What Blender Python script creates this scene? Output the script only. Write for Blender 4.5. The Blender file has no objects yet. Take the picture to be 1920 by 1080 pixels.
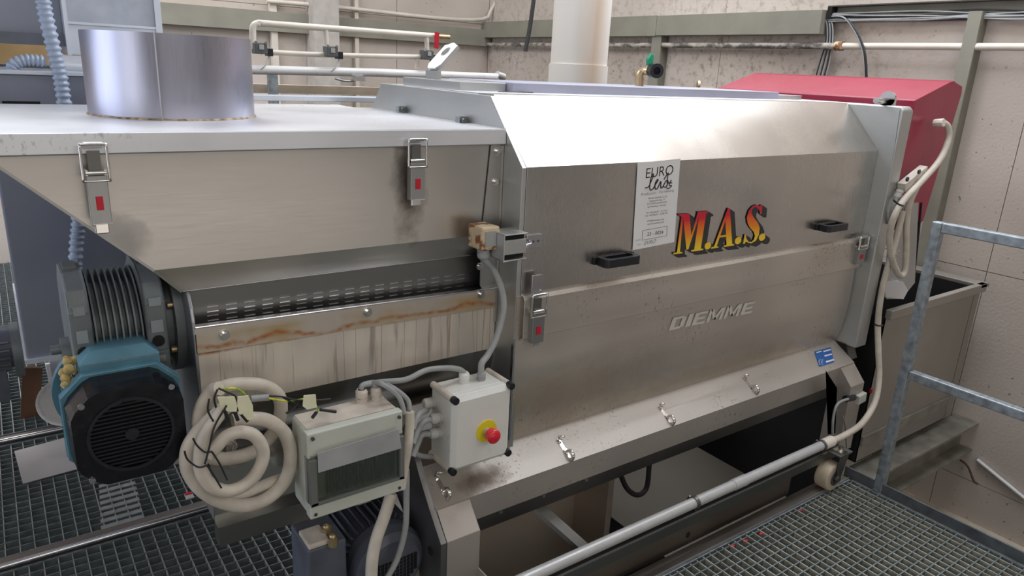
import bpy, math, random
from mathutils import Vector, Matrix
import numpy as np
random.seed(7)
S = bpy.context.scene
COL = S.collection
PI = math.pi
# ------------------------------------------------------------------ camera
FPX, YAW, PIT, ROL = 1345.068, math.radians(36.22447), math.radians(16.98974), math.radians(-2.836524)
CAM = np.array([0.0, -1.6, 1.6])
def cam_axes():
    cy, sy, cp, sp = math.cos(YAW), math.sin(YAW), math.cos(PIT), math.sin(PIT)
    F = np.array([sy*cp, cy*cp, -sp]); R = np.array([cy, -sy, 0.0]); D = np.cross(F, R)
    c, s = math.cos(ROL), math.sin(ROL)
    return c*R+s*D, -s*R+c*D, F
AX = cam_axes()
cd = bpy.data.cameras.new('camera'); cam = bpy.data.objects.new('camera', cd); COL.objects.link(cam)
cd.sensor_width = 36; cd.lens = FPX/1920*36; cd.clip_start = .05; cd.clip_end = 60
r_, d_, f_ = [Vector(a) for a in AX]
M = Matrix((r_, -d_, -f_)).transposed().to_4x4(); M.translation = Vector(CAM)
cam.matrix_world = M
S.camera = cam
# ------------------------------------------------------------------ light
S.view_settings.view_transform = 'Standard'; S.view_settings.look = 'None'
S.view_settings.gamma = 1; S.view_settings.use_curve_mapping = False
S.view_settings.exposure = 0.0
W = bpy.data.worlds.new('world'); S.world = W; W.use_nodes = True
W.node_tree.nodes['Background'].inputs[0].default_value = (.75, .82, 1, 1)
W.node_tree.nodes['Background'].inputs[1].default_value = .15
def area(name, loc, rot, sx, sy, power, col):
    l = bpy.data.lights.new(name, 'AREA'); l.shape = 'RECTANGLE'; l.size = sx; l.size_y = sy
    l.energy = power; l.color = col
    o = bpy.data.objects.new(name, l); COL.objects.link(o); o.location = loc; o.rotation_euler = rot
    return o
XW, YB = 4.35, 4.97
RM = dict(x0=-4.2, x1=XW, y0=-4.4, y1=YB, z0=-1.2, z1=4.4)
area('window_light', (XW-.06, 1.3, 3.45), (0, math.radians(90), 0), 1.4, 2.6, 38, (.86, .92, 1))
area('skylight_right', (3.15, .45, 4.34), (0, 0, 0), 2.1, 3.2, 150, (.88, .93, 1))
area('skylight_left', (-.4, 3.3, 4.34), (0, 0, 0), 3.4, 2.2, 165, (.97, .98, 1))
area('door_light', (-4.05, 1.8, 1.9), (0, math.radians(-90), 0), 3.4, 3.6, 95, (.68, .79, 1))
area('front_fill_light', (.4, -4.25, 3.3), (math.radians(90), 0, 0), 5.0, 1.3, 58, (1, .96, .90))  # unseen fill lamp added to brighten the front-facing surfaces
area('left_fill_light', (-4.05, -1.9, 1.5), (0, math.radians(-90), 0), 1.6, 2.2, 22, (.86, .92, 1))  # unseen fill lamp added to light the walkway bars
area('low_front_fill_light', (.6, -4.25, .25), (math.radians(90), 0, 0), 4.6, 1.0, 11.5, (1, .91, .82))  # unseen low lamp added to give the hopper front its warm gradient
# ------------------------------------------------------------------ helpers
def P(px, py, **k):
    """point of the plane x=, y= or z= seen at that place of the photograph"""
    d = AX[0]*((px-960)/FPX)+AX[1]*((py-540)/FPX)+AX[2]
    (a, c), = k.items(); i = 'xyz'.index(a)
    return Vector(CAM+d*((c-CAM[i])/d[i]))
def PP(pts, **k): return [P(a, b, **k) for a, b in pts]
def setp(o, label=None, cat=None, group=None, kind=None):
    if label: o['label'] = label
    if cat: o['category'] = cat
    if group: o['group'] = group
    if kind: o['kind'] = kind
    return o
ROOT = {}
def thing(name, loc, label, cat, group=None):
    o = bpy.data.objects.new(name, None); COL.objects.link(o); o.location = loc; o.empty_display_size = .05
    ROOT[o.name] = Vector(loc)
    return setp(o, label, cat, group)
def rootloc(o):
    return ROOT[o.name] if o is not None and o.name in ROOT else Vector((0, 0, 0))
class MB:
    def __init__(s): s.v = []; s.f = []; s.sm = []
    def add(s, vs, fs, sm=False):
        n = len(s.v); s.v += [Vector(v) for v in vs]; s.f += [tuple(i+n for i in f) for f in fs]; s.sm += [sm]*len(fs); return s
    def box(s, x0, x1, y0, y1, z0, z1):
        return s.hexa([(x0, y0, z0), (x1, y0, z0), (x1, y1, z0), (x0, y1, z0), (x0, y0, z1), (x1, y0, z1), (x1, y1, z1), (x0, y1, z1)])
    def hexa(s, v):
        return s.add(v, [(0, 3, 2, 1), (4, 5, 6, 7), (0, 1, 5, 4), (1, 2, 6, 5), (2, 3, 7, 6), (3, 0, 4, 7)])
    def prism(s, pts, d, sm=False):
        """closed outline of 3-D points, pushed along d"""
        n = len(pts); d = Vector(d); a = [Vector(p) for p in pts]; b = [p+d for p in a]
        s.add(a, [tuple(range(n))]); s.add(b, [tuple(reversed(range(n)))])
        s.add(a+b, [(i, (i+1) % n, n+(i+1) % n, n+i) for i in range(n)], sm); return s
    def ext(s, prof, axis, a, b, sm=False):
        """closed 2-D outline in the two other axes, from a to b on axis"""
        def mk(p, c):
            if axis == 'x': return (c, p[0], p[1])
            if axis == 'y': return (p[0], c, p[1])
            return (p[0], p[1], c)
        d = Vector(mk((0, 0), b))-Vector(mk((0, 0), a))
        return s.prism([mk(p, a) for p in prof], d, sm)
    def sheet(s, line, t, axis, a, b):
        """bent sheet: open 2-D line thickened by t (to the left), from a to b on axis"""
        n = len(line); L = [Vector(p) for p in line]; off = []
        for i in range(n):
            ds = []
            if i > 0: ds.append((L[i]-L[i-1]).normalized())
            if i < n-1: ds.append((L[i+1]-L[i]).normalized())
            ns = [Vector((-q.y, q.x)) for q in ds]; m = sum(ns, Vector((0, 0))).normalized()
            off.append(L[i]+m*(t/max(.3, m.dot(ns[0]))))
        for i in range(n-1):
            s.ext([L[i], L[i+1], off[i+1], off[i]], axis, a, b)
        return s
    def cyl(s, p0, p1, r, n=20, r1=None, caps=True):
        p0, p1 = Vector(p0), Vector(p1); d = (p1-p0).normalized(); r1 = r if r1 is None else r1
        u = d.orthogonal().normalized(); w = d.cross(u)
        c = [(u*math.cos(2*PI*i/n)+w*math.sin(2*PI*i/n)) for i in range(n)]
        a = [p0+q*r for q in c]; b = [p1+q*r1 for q in c]
        s.add(a+b, [(i, (i+1) % n, n+(i+1) % n, n+i) for i in range(n)], True)
        if caps: s.add(a, [tuple(reversed(range(n)))]); s.add(b, [tuple(range(n))])
        return s
    def ring(s, p0, p1, r, ri, n=28):
        p0, p1 = Vector(p0), Vector(p1); d = (p1-p0).normalized(); u = d.orthogonal().normalized(); w = d.cross(u)
        c = [(u*math.cos(2*PI*i/n)+w*math.sin(2*PI*i/n)) for i in range(n)]
        for A, B, ra, rb, sm in ((p0, p1, r, r, True), (p1, p0, ri, ri, True), (p1, p1, r, ri, False), (p0, p0, ri, r, False)):
            a = [A+q*ra for q in c]; b = [B+q*rb for q in c]
            s.add(a+b, [(i, (i+1) % n, n+(i+1) % n, n+i) for i in range(n)], sm)
        return s
    def tube(s, pts, r, n=12, sub=6, closed=False, rf=None, caps=True):
        pts = [Vector(p) for p in pts]
        if sub > 1 and len(pts) > 2:
            o = []; m = len(pts)
            for i in range(m if closed else m-1):
                g = (lambda k: pts[k % m]) if closed else (lambda k: pts[max(0, min(m-1, k))])
                p0, p1, p2, p3 = g(i-1), g(i), g(i+1), g(i+2)
                for j in range(sub):
                    t = j/sub
                    o.append(.5*((2*p1)+(p2-p0)*t+(2*p0-5*p1+4*p2-p3)*t*t+(3*p1-p0-3*p2+p3)*t**3))
            if not closed: o.append(pts[-1])
            pts = o
        m = len(pts); up = None; rings = []
        for i in range(m):
            a = pts[i-1] if (i > 0 or closed) else pts[i]; b = pts[(i+1) % m] if (i < m-1 or closed) else pts[i]
            t = (b-a).normalized()
            up = t.orthogonal().normalized() if up is None else (up-t*up.dot(t)).normalized()
            w = t.cross(up); rr = r if rf is None else r*rf(i)
            rings.append([pts[i]+(up*math.cos(2*PI*k/n)+w*math.sin(2*PI*k/n))*rr for k in range(n)])
        V = [v for q in rings for v in q]; F = []
        for i in range(m if closed else m-1):
            j = (i+1) % m
            F += [(i*n+k, i*n+(k+1) % n, j*n+(k+1) % n, j*n+k) for k in range(n)]
        s.add(V, F, True)
        if not closed and caps: s.add(rings[0], [tuple(reversed(range(n)))]); s.add(rings[-1], [tuple(range(n))])
        return s
    def ball(s, c, r, n=14, sc=(1, 1, 1)):
        c = Vector(c); V = []; F = []
        for i in range(n//2+1):
            th = PI*i/(n//2)
            for k in range(n):
                V.append(c+Vector((math.sin(th)*math.cos(2*PI*k/n)*sc[0], math.sin(th)*math.sin(2*PI*k/n)*sc[1], math.cos(th)*sc[2]))*r)
        for i in range(n//2):
            for k in range(n): F.append((i*n+k, (i+1)*n+k, (i+1)*n+(k+1) % n, i*n+(k+1) % n))
        return s.add(V, F, True)
    def build(s, name, mat, parent=None, bevel=0, label=None, kind=None, cat=None, group=None, seg=2):
        off = rootloc(parent)
        me = bpy.data.meshes.new(name); me.from_pydata([v-off for v in s.v], [], s.f)
        me.polygons.foreach_set('use_smooth', s.sm); me.materials.append(mat); me.update()
        import bmesh
        bm = bmesh.new(); bm.from_mesh(me); bmesh.ops.recalc_face_normals(bm, faces=bm.faces); bm.to_mesh(me); bm.free()
        o = bpy.data.objects.new(name, me); COL.objects.link(o)
        if parent is not None:
            o.parent = parent; ROOT[o.name] = off
        if bevel:
            import bmesh
            bm = bmesh.new(); bm.from_mesh(me); bmesh.ops.remove_doubles(bm, verts=bm.verts, dist=1e-6); bm.to_mesh(me); bm.free()
            b = o.modifiers.new('bevel', 'BEVEL'); b.width = bevel; b.segments = seg; b.limit_method = 'ANGLE'; b.angle_limit = math.radians(40)
        return setp(o, label, cat, group, kind)
# ------------------------------------------------------------------ materials
MATS = {}
class NT:
    def __init__(s, name):
        m = bpy.data.materials.new(name); m.use_nodes = True; s.m = m; s.t = m.node_tree; s.b = s.t.nodes['Principled BSDF']
    def n(s, typ, **k):
        q = s.t.nodes.new(typ)
        for a, v in k.items():
            if a.startswith('i_'): q.inputs[a[2:]].default_value = v
            else: setattr(q, a, v)
        return q
    def l(s, a, b): s.t.links.new(a, b)
    def noise(s, scale, sc=(1, 1, 1), detail=3, rough=.5, loc=(0, 0, 0)):
        g = s.n('ShaderNodeNewGeometry'); mp = s.n('ShaderNodeMapping'); mp.inputs['Scale'].default_value = sc; mp.inputs['Location'].default_value = loc
        s.l(g.outputs['Position'], mp.inputs['Vector'])
        q = s.n('ShaderNodeTexNoise'); q.inputs['Scale'].default_value = scale; q.inputs['Detail'].default_value = detail; q.inputs['Roughness'].default_value = rough
        s.l(mp.outputs[0], q.inputs['Vector']); return q.outputs['Fac']
    def ramp(s, fac, stops):
        r = s.n('ShaderNodeValToRGB'); e = r.color_ramp.elements
        while len(e) < len(stops): e.new(.5)
        for q, (p, c) in zip(e, stops): q.position = p; q.color = (*c, 1) if len(c) == 3 else c
        s.l(fac, r.inputs[0]); return r.outputs[0]
    def rng(s, fac, a, b, c, d):
        q = s.n('ShaderNodeMapRange'); 
        for k, v in zip(('From Min', 'From Max', 'To Min', 'To Max'), (a, b, c, d)): q.inputs[k].default_value = v
        s.l(fac, q.inputs['Value']); return q.outputs[0]
    def math(s, op, a, b=None):
        q = s.n('ShaderNodeMath', operation=op)
        for i, v in enumerate((a, b)):
            if v is None: continue
            if isinstance(v, (int, float)): q.inputs[i].default_value = v
            else: s.l(v, q.inputs[i])
        return q.outputs[0]
    def mix(s, fac, a, b):
        q = s.n('ShaderNodeMix', data_type='RGBA')
        if isinstance(fac, (int, float)): q.inputs[0].default_value = fac
        else: s.l(fac, q.inputs[0])
        for i, v in ((6, a), (7, b)):
            if isinstance(v, tuple): q.inputs[i].default_value = (*v, 1)
            else: s.l(v, q.inputs[i])
        return q.outputs[2]
    def bump(s, h, strength=.1, dist=.002):
        q = s.n('ShaderNodeBump'); q.inputs['Strength'].default_value = strength; q.inputs['Distance'].default_value = dist
        s.l(h, q.inputs['Height']); s.l(q.outputs[0], s.b.inputs['Normal'])
    def pos(s):
        g = s.n('ShaderNodeNewGeometry'); q = s.n('ShaderNodeSeparateXYZ'); s.l(g.outputs['Position'], q.inputs[0]); return q.outputs
    def col(s, v):
        if isinstance(v, tuple): s.b.inputs['Base Color'].default_value = (*v, 1)
        else: s.l(v, s.b.inputs['Base Color'])
    def rough(s, v):
        if isinstance(v, (int, float)): s.b.inputs['Roughness'].default_value = v
        else: s.l(v, s.b.inputs['Roughness'])
    def metal(s, v):
        if isinstance(v, (int, float)): s.b.inputs['Metallic'].default_value = v
        else: s.l(v, s.b.inputs['Metallic'])
def plain(name, c, rough=.5, metal=0, var=.12, sc=14, bump=.0, coat=0):
    t = NT(name); n = t.noise(sc, detail=4)
    a = tuple(x*(1-var) for x in c); b = tuple(min(1, x*(1+var)) for x in c)
    t.col(t.ramp(n, [(.3, a), (.7, b)])); t.rough(t.rng(t.noise(sc*2), .3, .7, max(.03, rough-.06), min(1, rough+.08))); t.metal(metal)
    if bump: t.bump(t.noise(sc*6), bump, .003)
    if coat: t.b.inputs['Coat Weight'].default_value = coat; t.b.inputs['Coat Roughness'].default_value = .15
    return t.m
def steel(name, c=(.60, .575, .54), rough=.3, grain='x', spots=0, streak=.14, wave=.0, met=1.0):
    t = NT(name)
    sc = {'x': (1, 60, 60), 'y': (60, 1, 60), 'z': (60, 60, 1)}[grain]
    g = t.noise(11, sc, 2); big = t.noise(2.3, (1, 1, 1), 3)
    a = tuple(x*.9 for x in c); b = tuple(min(1, x*1.08) for x in c)
    cc = t.ramp(big, [(.3, a), (.7, b)])
    rg = t.math('ADD', t.rng(g, .3, .7, rough-streak*.2, rough+streak*.2), t.rng(big, .3, .7, -.04, .06))
    if spots:
        m1 = t.noise(110, (1, 1, .5), 2, .6); m2 = t.noise(3.2, (1, 1, 1.5), 3, loc=(3, 1, 5))
        mask = t.math('MULTIPLY', t.rng(m1, .60, .68, 0, 1), t.rng(m2, .5, .62, 0, spots))
        cc = t.mix(mask, cc, (.13, .085, .05)); rg = t.math('ADD', rg, t.math('MULTIPLY', mask, .4))
        t.metal(t.math('SUBTRACT', met, t.math('MULTIPLY', mask, met)))
    else: t.metal(met)
    t.col(cc); t.rough(rg); t.bump(t.math('ADD', t.math('MULTIPLY', g, .03), t.math('MULTIPLY', t.noise(2.6, {'x': (.35, 1, 3), 'z': (3, 1, .35), 'y': (1, .4, 1)}[grain], 1), wave)), .22, .004)
    t.b.inputs['Anisotropic'].default_value = .3
    return t.m
ST = steel('brushed_steel_hood', rough=.25, grain='z', wave=.4)
STL = steel('brushed_steel_panel', (.66, .61, .55), .32, 'x', .9, wave=7, met=.8)
STH = steel('brushed_steel_hopper', (.63, .60, .56), .32, 'x', 0, wave=1.2)
def add_smudge(m, cx_, cz_, rx, rz, seed, col_, amt):
    t = NT.__new__(NT); t.m = m; t.t = m.node_tree; t.b = m.node_tree.nodes['Principled BSDF']
    x, y, z = t.pos(); dx_ = t.math('DIVIDE', t.math('SUBTRACT', x, cx_), rx); dz_ = t.math('DIVIDE', t.math('SUBTRACT', z, cz_), rz)
    d = t.math('SQRT', t.math('ADD', t.math('MULTIPLY', dx_, dx_), t.math('MULTIPLY', dz_, dz_)))
    n = t.noise(13, (1, 1, 1), 5, .65, (seed, 0, 0)); k = t.math('MULTIPLY', t.rng(t.math('ADD', d, t.math('MULTIPLY', t.math('SUBTRACT', n, .5), 1.6)), .3, 1.1, 1, 0), amt)
    old = t.b.inputs['Base Color'].links[0].from_socket; t.col(t.mix(k, old, col_))
    r0 = t.b.inputs['Roughness'].links[0].from_socket; t.rough(t.math('ADD', r0, t.math('MULTIPLY', k, .3)))
add_smudge(STH, .895, 1.28, .055, .16, 2, (.14, .11, .085), .85)
add_smudge(STH, .20, 1.20, .05, .06, 5, (.42, .41, .40), .6)
STT = steel('steel_tray', (.50, .46, .42), .50, 'x', .8, wave=.8, met=.6)
STD = steel('steel_dull', (.50, .49, .47), .42, 'z')
STP = steel('steel_plate_painted_grey', (.56, .57, .56), .45, 'y')
STB = steel('steel_lid', (.80, .81, .84), .42, 'x', .35, wave=1.0, met=.7)
STC = steel('steel_collar', (.66, .66, .70), .2, 'z')
STCO = steel('steel_inlet_collar', (.47, .47, .56), .31, 'z')
CHR = steel('chrome', (.78, .76, .73), .16, 'x')
DKS = steel('dark_steel', (.22, .22, .21), .42, 'x')
GALV = plain('galvanised_steel', (.33, .37, .40), .5, .75, .3, 40, .1)
GRAT = plain('grating_steel', (.20, .235, .24), .5, .6, .25, 30, .1)
BARS = plain('pale_bar_steel', (.42, .44, .43), .45, .7, .15, 30)
GREYP = plain('shaded_bluish_panel', (.24, .26, .32), .42, .35, .1, 4)  # darkened: the shade on the press body is put into this colour
GREYL = plain('pale_grey_panel', (.62, .66, .73), .4, .4, .08, 4)
OLV = plain('olive_grey_paint', (.27, .26, .21), .6, 0, .1, 6)
CREAMP = plain('cream_pipe_paint', (.72, .66, .57), .35, 0, .08, 6)
WHITEP = plain('white_pipe', (.78, .77, .76), .3, 0, .06, 6)
CAB_C = plain('cream_cable', (.60, .54, .46), .5, 0, .12, 25)
CAB_G = plain('grey_cable', (.33, .34, .34), .5, 0, .1, 25)
CAB_B = plain('black_cable', (.02, .02, .022), .5, 0, .1, 25)
BLK = plain('black_plastic', (.012, .013, .018), .32, 0, .1, 20)
BLKS = plain('gloss_black_cowl', (.006, .006, .009), .22, 0, .1, 20)
VOID = plain('shade_black', (.008, .008, .008), .9, 0, .1, 5)  # near-black imitating the shade inside openings, bin and tank
BOXW = plain('white_enclosure', (.74, .74, .70), .32, 0, .04, 8)
BOXG = plain('pale_grey_green_enclosure', (.55, .57, .51), .42, 0, .06, 8)
BOXT = plain('dusty_enclosure_top', (.60, .54, .47), .6, 0, .2, 18)
GLND = plain('grey_gland', (.50, .49, .46), .45, 0, .1, 20)
REDB = plain('red_button', (.72, .012, .03), .28, 0, .03, 5, coat=.5)
YEL = plain('yellow_disc', (.80, .68, .02), .4, 0, .05, 12)
REDG = plain('red_guard_paint', (.31, .007, .040), .32, 0, .04, 2, coat=.2)
REDT = plain('red_tab', (.55, .01, .03), .4, 0, .05, 12)
GRN = plain('green_lever', (.01, .30, .16), .4, 0, .05, 12)
TEAL = plain('teal_motor_paint', (.085, .21, .28), .42, 0, .25, 12, .05)
GEAR = plain('cast_grey_gearbox', (.17, .19, .20), .5, .35, .15, 20, .1)
NAVY = plain('blue_grey_motor_paint', (.10, .11, .14), .45, .1, .15, 14)
FLEX = plain('corrugated_conduit', (.36, .43, .56), .35, 0, .06, 12)
WOOD = plain('orange_board', (.58, .38, .17), .7, 0, .15, 8)
BRN = plain('brown_board', (.13, .06, .03), .7, 0, .2, 8)
PAPER = plain('white_paper_label', (.80, .80, .80), .6, 0, .02, 5)
INK = plain('black_ink', (.012, .012, .015), .6, 0, .05, 5)
INKG = plain('faded_ink', (.18, .18, .19), .6, 0, .05, 5)
BLUE = plain('blue_plate', (.02, .12, .42), .4, 0, .05, 5)
FAINT = plain('worn_pale_lettering', (.60, .57, .53), .6, 0, .03, 30)
TAPE = plain('yellowish_masking_tape', (.80, .78, .55), .6, 0, .05, 20)
YGW = NT('green_yellow_wire')
YGW.col(YGW.ramp(YGW.noise(60), [(.45, (.25, .45, .02)), (.55, (.75, .75, .02))])); YGW = YGW.m
NYL = plain('dirty_nylon_wheel', (.50, .42, .32), .5, 0, .2, 14)
ALU = plain('pale_conduit', (.50, .50, .50), .38, .2, .06, 25)
BRASS = plain('brass_fitting', (.50, .38, .22), .35, .8, .1, 20)
PVC = plain('duct_paint', (.70, .66, .60), .4, 0, .05, 3)
# duct with brown stains running down
t = NT('stained_duct'); st = t.noise(5, (1, 1, .12), 4); x, y, z = t.pos(); sm_ = t.math('MULTIPLY', t.rng(t.math('ABSOLUTE', t.math('SUBTRACT', t.math('SUBTRACT', x, t.math('MULTIPLY', t.math('SUBTRACT', t.noise(2, (1, 1, .5)), .5), .10)), 2.86)), .0, .11, 1, 0), t.rng(st, .25, .7, .35, 1)); t.col(t.mix(sm_, (.74, .71, .66), (.44, .27, .14))); t.rough(.45); DUCT = t.m
# smoked window of the breaker box
t = NT('smoked_polycarbonate'); t.t.nodes.remove(t.b); tr_ = t.n('ShaderNodeBsdfTransparent'); tr_.inputs[0].default_value = (.80, .82, .78, 1)
gl_ = t.n('ShaderNodeBsdfGlossy'); gl_.inputs['Roughness'].default_value = .08; fr_ = t.n('ShaderNodeValue'); fr_.outputs[0].default_value = .10; mx_ = t.n('ShaderNodeMixShader')
t.l(fr_.outputs[0], mx_.inputs[0]); t.l(tr_.outputs[0], mx_.inputs[1]); t.l(gl_.outputs[0], mx_.inputs[2]); t.l(mx_.outputs[0], t.t.nodes['Material Output'].inputs[0]); SMOKE = t.m
t = NT('smoked_frame'); t.col((.16, .165, .16)); t.rough(.2); SMOKF = t.m
# trough front: mineral drip marks and rust
t = NT('stained_trough_steel'); x, y, z = t.pos()
dr = t.noise(16, (1, 1, .10), 4, .6); dr2 = t.noise(46, (1, 1, .06), 3, .6, (4, 0, 0))
base = t.mix(t.rng(dr, .42, .62, 0, .75), (.68, .62, .55), (.78, .71, .62))
base = t.mix(t.rng(dr2, .60, .70, 0, .55), base, (.22, .17, .13))
line = t.math('ADD', t.math('SUBTRACT', z, .921), t.math('MULTIPLY', t.math('SUBTRACT', t.noise(14, (1, 1, 1), 3), .5), .012))
rl = t.rng(t.math('ABSOLUTE', line), .003, .010, 1, 0)
rustn = t.noise(30, (1, 1, 1), 4)
# a handful of thin rust runs
run = t.noise(9, (1, 1, .02), 1, .5, (7.3, 0, 0)); rr = t.rng(t.math('ABSOLUTE', t.math('SUBTRACT', run, .5)), 0, .006, .8, 0)
rm = t.math('MAXIMUM', t.math('MULTIPLY', rl, t.rng(rustn, .35, .5, .3, 1)), rr)
t.col(t.mix(rm, base, (.30, .12, .035))); t.metal(t.rng(rm, 0, 1, .45, .05)); t.rough(t.rng(dr, .3, .7, .26, .46)); t.bump(t.noise(2.4, (.5, 1, 2), 1), .35, .004); STTR = t.m
# lip of the trough: pale steel with a wide ochre stain
t = NT('stained_trough_flange'); x, y, z = t.pos()
w = t.noise(5, (1, 1, 1), 3, .5, (1.3, 0, 0)); z = t.math('ADD', z, t.math('MULTIPLY', t.math('SUBTRACT', x, .33), .0205))
ms = t.math('MULTIPLY', t.rng(z, .978, .962, 0, 1), t.rng(w, .40, .56, 1, .1))
o2 = t.math('ABSOLUTE', t.math('SUBTRACT', t.math('ADD', z, t.math('MULTIPLY', t.math('SUBTRACT', w, .5), .10)), .936)); ed = t.math('MULTIPLY', t.rng(o2, .001, .009, 1, 0), t.rng(t.noise(50), .35, .6, .3, 1))
bb = t.mix(ms, (.60, .55, .49), (.40, .30, .17)); t.col(t.mix(ed, bb, (.36, .13, .03))); t.metal(t.rng(t.math('MAXIMUM', ms, ed), 0, 1, .8, .1)); t.rough(.42); STFL = t.m
# flame lettering
t = NT('flame_lettering'); x, y, z = t.pos(); t.col(t.ramp(t.rng(z, 1.035, 1.155, 0, 1), [(.0, (.92, .62, .03)), (.4, (.85, .25, .01)), (.68, (.80, .11, .015)), (.85, (.66, .01, .03)), (1, (.62, .01, .04))])); t.rough(.4); FLAME = t.m
# concrete walls
def wallmat(name, mould, joints):
    t = NT(name); x, y, z = t.pos()
    n = t.noise(1.2, (1, 1, 1), 5); c = t.ramp(n, [(.3, (.51, .44, .38)), (.7, (.63, .56, .50))])
    sp = t.noise(38, (1, 1, 1), 2, .6); sp2 = t.noise(2, (1, 1, 1), 3, .5, (5, 2, 1))
    c = t.mix(t.math('MULTIPLY', t.rng(sp, .685, .715, 0, 1), t.rng(sp2, .42, .58, .2, .8)), c, (.12, .10, .085))
    if mould:
        zm = t.rng(t.math('ABSOLUTE', t.math('SUBTRACT', z, 1.80)), .12, .75, 1, 0)
        ym = t.rng(y, .3, 1.2, 0, 1)
        b = t.noise(17, (1, 1, 1), 5, .7); m = t.math('MULTIPLY', t.math('MULTIPLY', zm, ym), t.rng(b, .50, .68, 0, .7))
        c = t.mix(m, c, (.20, .155, .12))
    t.col(c); t.rough(.85); t.bump(t.noise(60, detail=4), .35, .004); return t.m
WALLR = wallmat('mouldy_concrete_wall', True, 1); WALLB = wallmat('cream_concrete_wall', False, 1)
CONC = plain('concrete_floor', (.12, .115, .105), .8, 0, .3, 4, .1)
CEIL = plain('ceiling_paint', (.5, .48, .45), .8, 0, .1, 3)
add_smudge(STL, 1.42, .60, .40, .12, 9, (.40, .29, .18), .45)
add_smudge(STL, 2.2, .52, .9, .04, 3, (.42, .33, .22), .4)
add_smudge(STT, 1.06, .425, .10, .022, 4, (.12, .08, .05), .75)
# ------------------------------------------------------------------ room
def struct(mb, name, mat, **k): return mb.build(name, mat, None, kind='structure', **k)
R = RM
jw = MB(); Tt = .2
# right wall, precast panels with recessed joints as parts
wr = MB().box(R['x1']+.012, R['x1']+Tt, R['y0'], R['y1']+Tt, R['z0'], R['z1']); wro = struct(wr, 'wall_right', OLV)
ys = [R['y0'], -2.3, -.05, 1.95, 3.7, R['y1']]; zs = [R['z0'], -.55, .66, 2.02, 3.2, R['z1']]
for i in range(5):
    for j in range(5):
        MB().box(R['x1']-.0, R['x1']+.014, ys[i]+.002, ys[i+1]-.002, zs[j]+.002, zs[j+1]-.002).build('concrete_panel', WALLR, wro)
wb = MB().box(R['x0'], R['x1'], R['y1']+.012, R['y1']+Tt, R['z0'], R['z1']); wbo = struct(wb, 'wall_back', OLV)
xs = [R['x0'], -2.4, -.7, 1.0, 2.1, 3.3, R['x1']]
for i in range(6):
    for j in range(5):
        MB().box(xs[i]+.003, xs[i+1]-.003, R['y1'], R['y1']+.014, zs[j]+.002, zs[j+1]-.002).build('concrete_panel', WALLB, wbo)
struct(MB().box(R['x0']-Tt, R['x0'], R['y0'], R['y1']+Tt, R['z0'], R['z1']), 'wall_left', WALLB)
struct(MB().box(R['x0']-Tt, R['x1']+Tt, R['y0']-Tt, R['y0'], R['z0'], R['z1']), 'wall_front', plain('grey_front_wall', (.26, .25, .24), .8))
struct(MB().box(R['x0']-Tt, R['x1']+Tt, R['y0']-Tt, R['y1']+Tt, R['z1'], R['z1']+Tt), 'ceiling', CEIL)
struct(MB().box(R['x0']-Tt, R['x1']+Tt, R['y0']-Tt, R['y1']+Tt, R['z0']-Tt, R['z0']), 'floor', CONC)
# ------------------------------------------------------------------ gratings
def grating(name, x0, x1, y0, y1, pitch, label, z=0.0, dep=.028, along='x', t=.0032, mat=GRAT, dy=None):
    dy = dy or pitch
    o = thing(name, ((x0+x1)/2, (y0+y1)/2, z-dep), label, 'grating')
    m = MB(); n = int(round((y1-y0)/dy))
    for i in range(n+1):
        y = y0+i*dy; m.box(x0, x1, y-t/2, y+t/2, z-dep, z)
    m.build('bearing_bars', mat, o, kind='stuff')
    m = MB(); n = int(round((x1-x0)/pitch))
    for i in range(n+1):
        x = x0+i*pitch; m.box(x-t/2, x+t/2, y0, y1, z-dep*.75, z-.0008)
    m.build('cross_bars', BARS, o, kind='stuff')
    e = .005
    m = MB().box(x0-e, x1+e, y0-e, y0-.002, z-dep, z+.002).box(x0-e, x1+e, y1+.002, y1+e, z-dep, z+.002).box(x0-e, x0-.002, y0, y1, z-dep, z+.002).box(x1+.002, x1+e, y0, y1, z-dep, z+.002)
    m.build('border_band', GALV, o)
    return o
grating('steel_grating', -1.0, .85, .16, .84, .04, 'galvanised floor grating with square mesh in front of the floor rail, under the coiled cable')
grating('steel_grating', -1.0, .95, .93, 1.75, .041, 'floor grating panel with a metal sheet lying on it, behind the black fan cowl')
grating('steel_grating', -1.6, .95, 1.86, 4.90, .041, 'distant bluish floor grating behind the second floor rail')
WLK = plain('worn_walkway_steel', (.46, .46, .40), .55, .3, .3, 20)
for wx0, wx1, lb_ in ((1.18, 2.78, 'floor grating of the walkway beside the railing and kick plate'), (-2.6, 1.17, 'floor grating of the walkway the photographer stands on')):
    o = thing('walkway_grating', ((wx0+wx1)/2, -1.4, -.036), lb_, 'grating')
    m = MB(); n = int((wx1-wx0)/.034)
    for i in range(n+1): x = wx0+.012+i*.034; m.box(x-.0017, x+.0017, -2.6, -.30, -.036, .0)
    m.build('bearing_bars', WLK, o, kind='stuff')
    m = MB()
    for i in range(61): y = -2.59+i*.038; m.box(wx0+.005, wx1-.005, y-.0022, y+.0022, -.030, .0008)
    m.build('cross_bars', GRAT, o, kind='stuff')
    MB().box(wx0, wx1, -.298, -.293, -.036, .002).box(wx0, wx1, -2.606, -2.601, -.036, .002).box(wx0, wx0+.004, -2.6, -.298, -.036, .002).box(wx1-.004, wx1, -2.6, -.298, -.036, .002).build('border_band', GALV, o)
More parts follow.
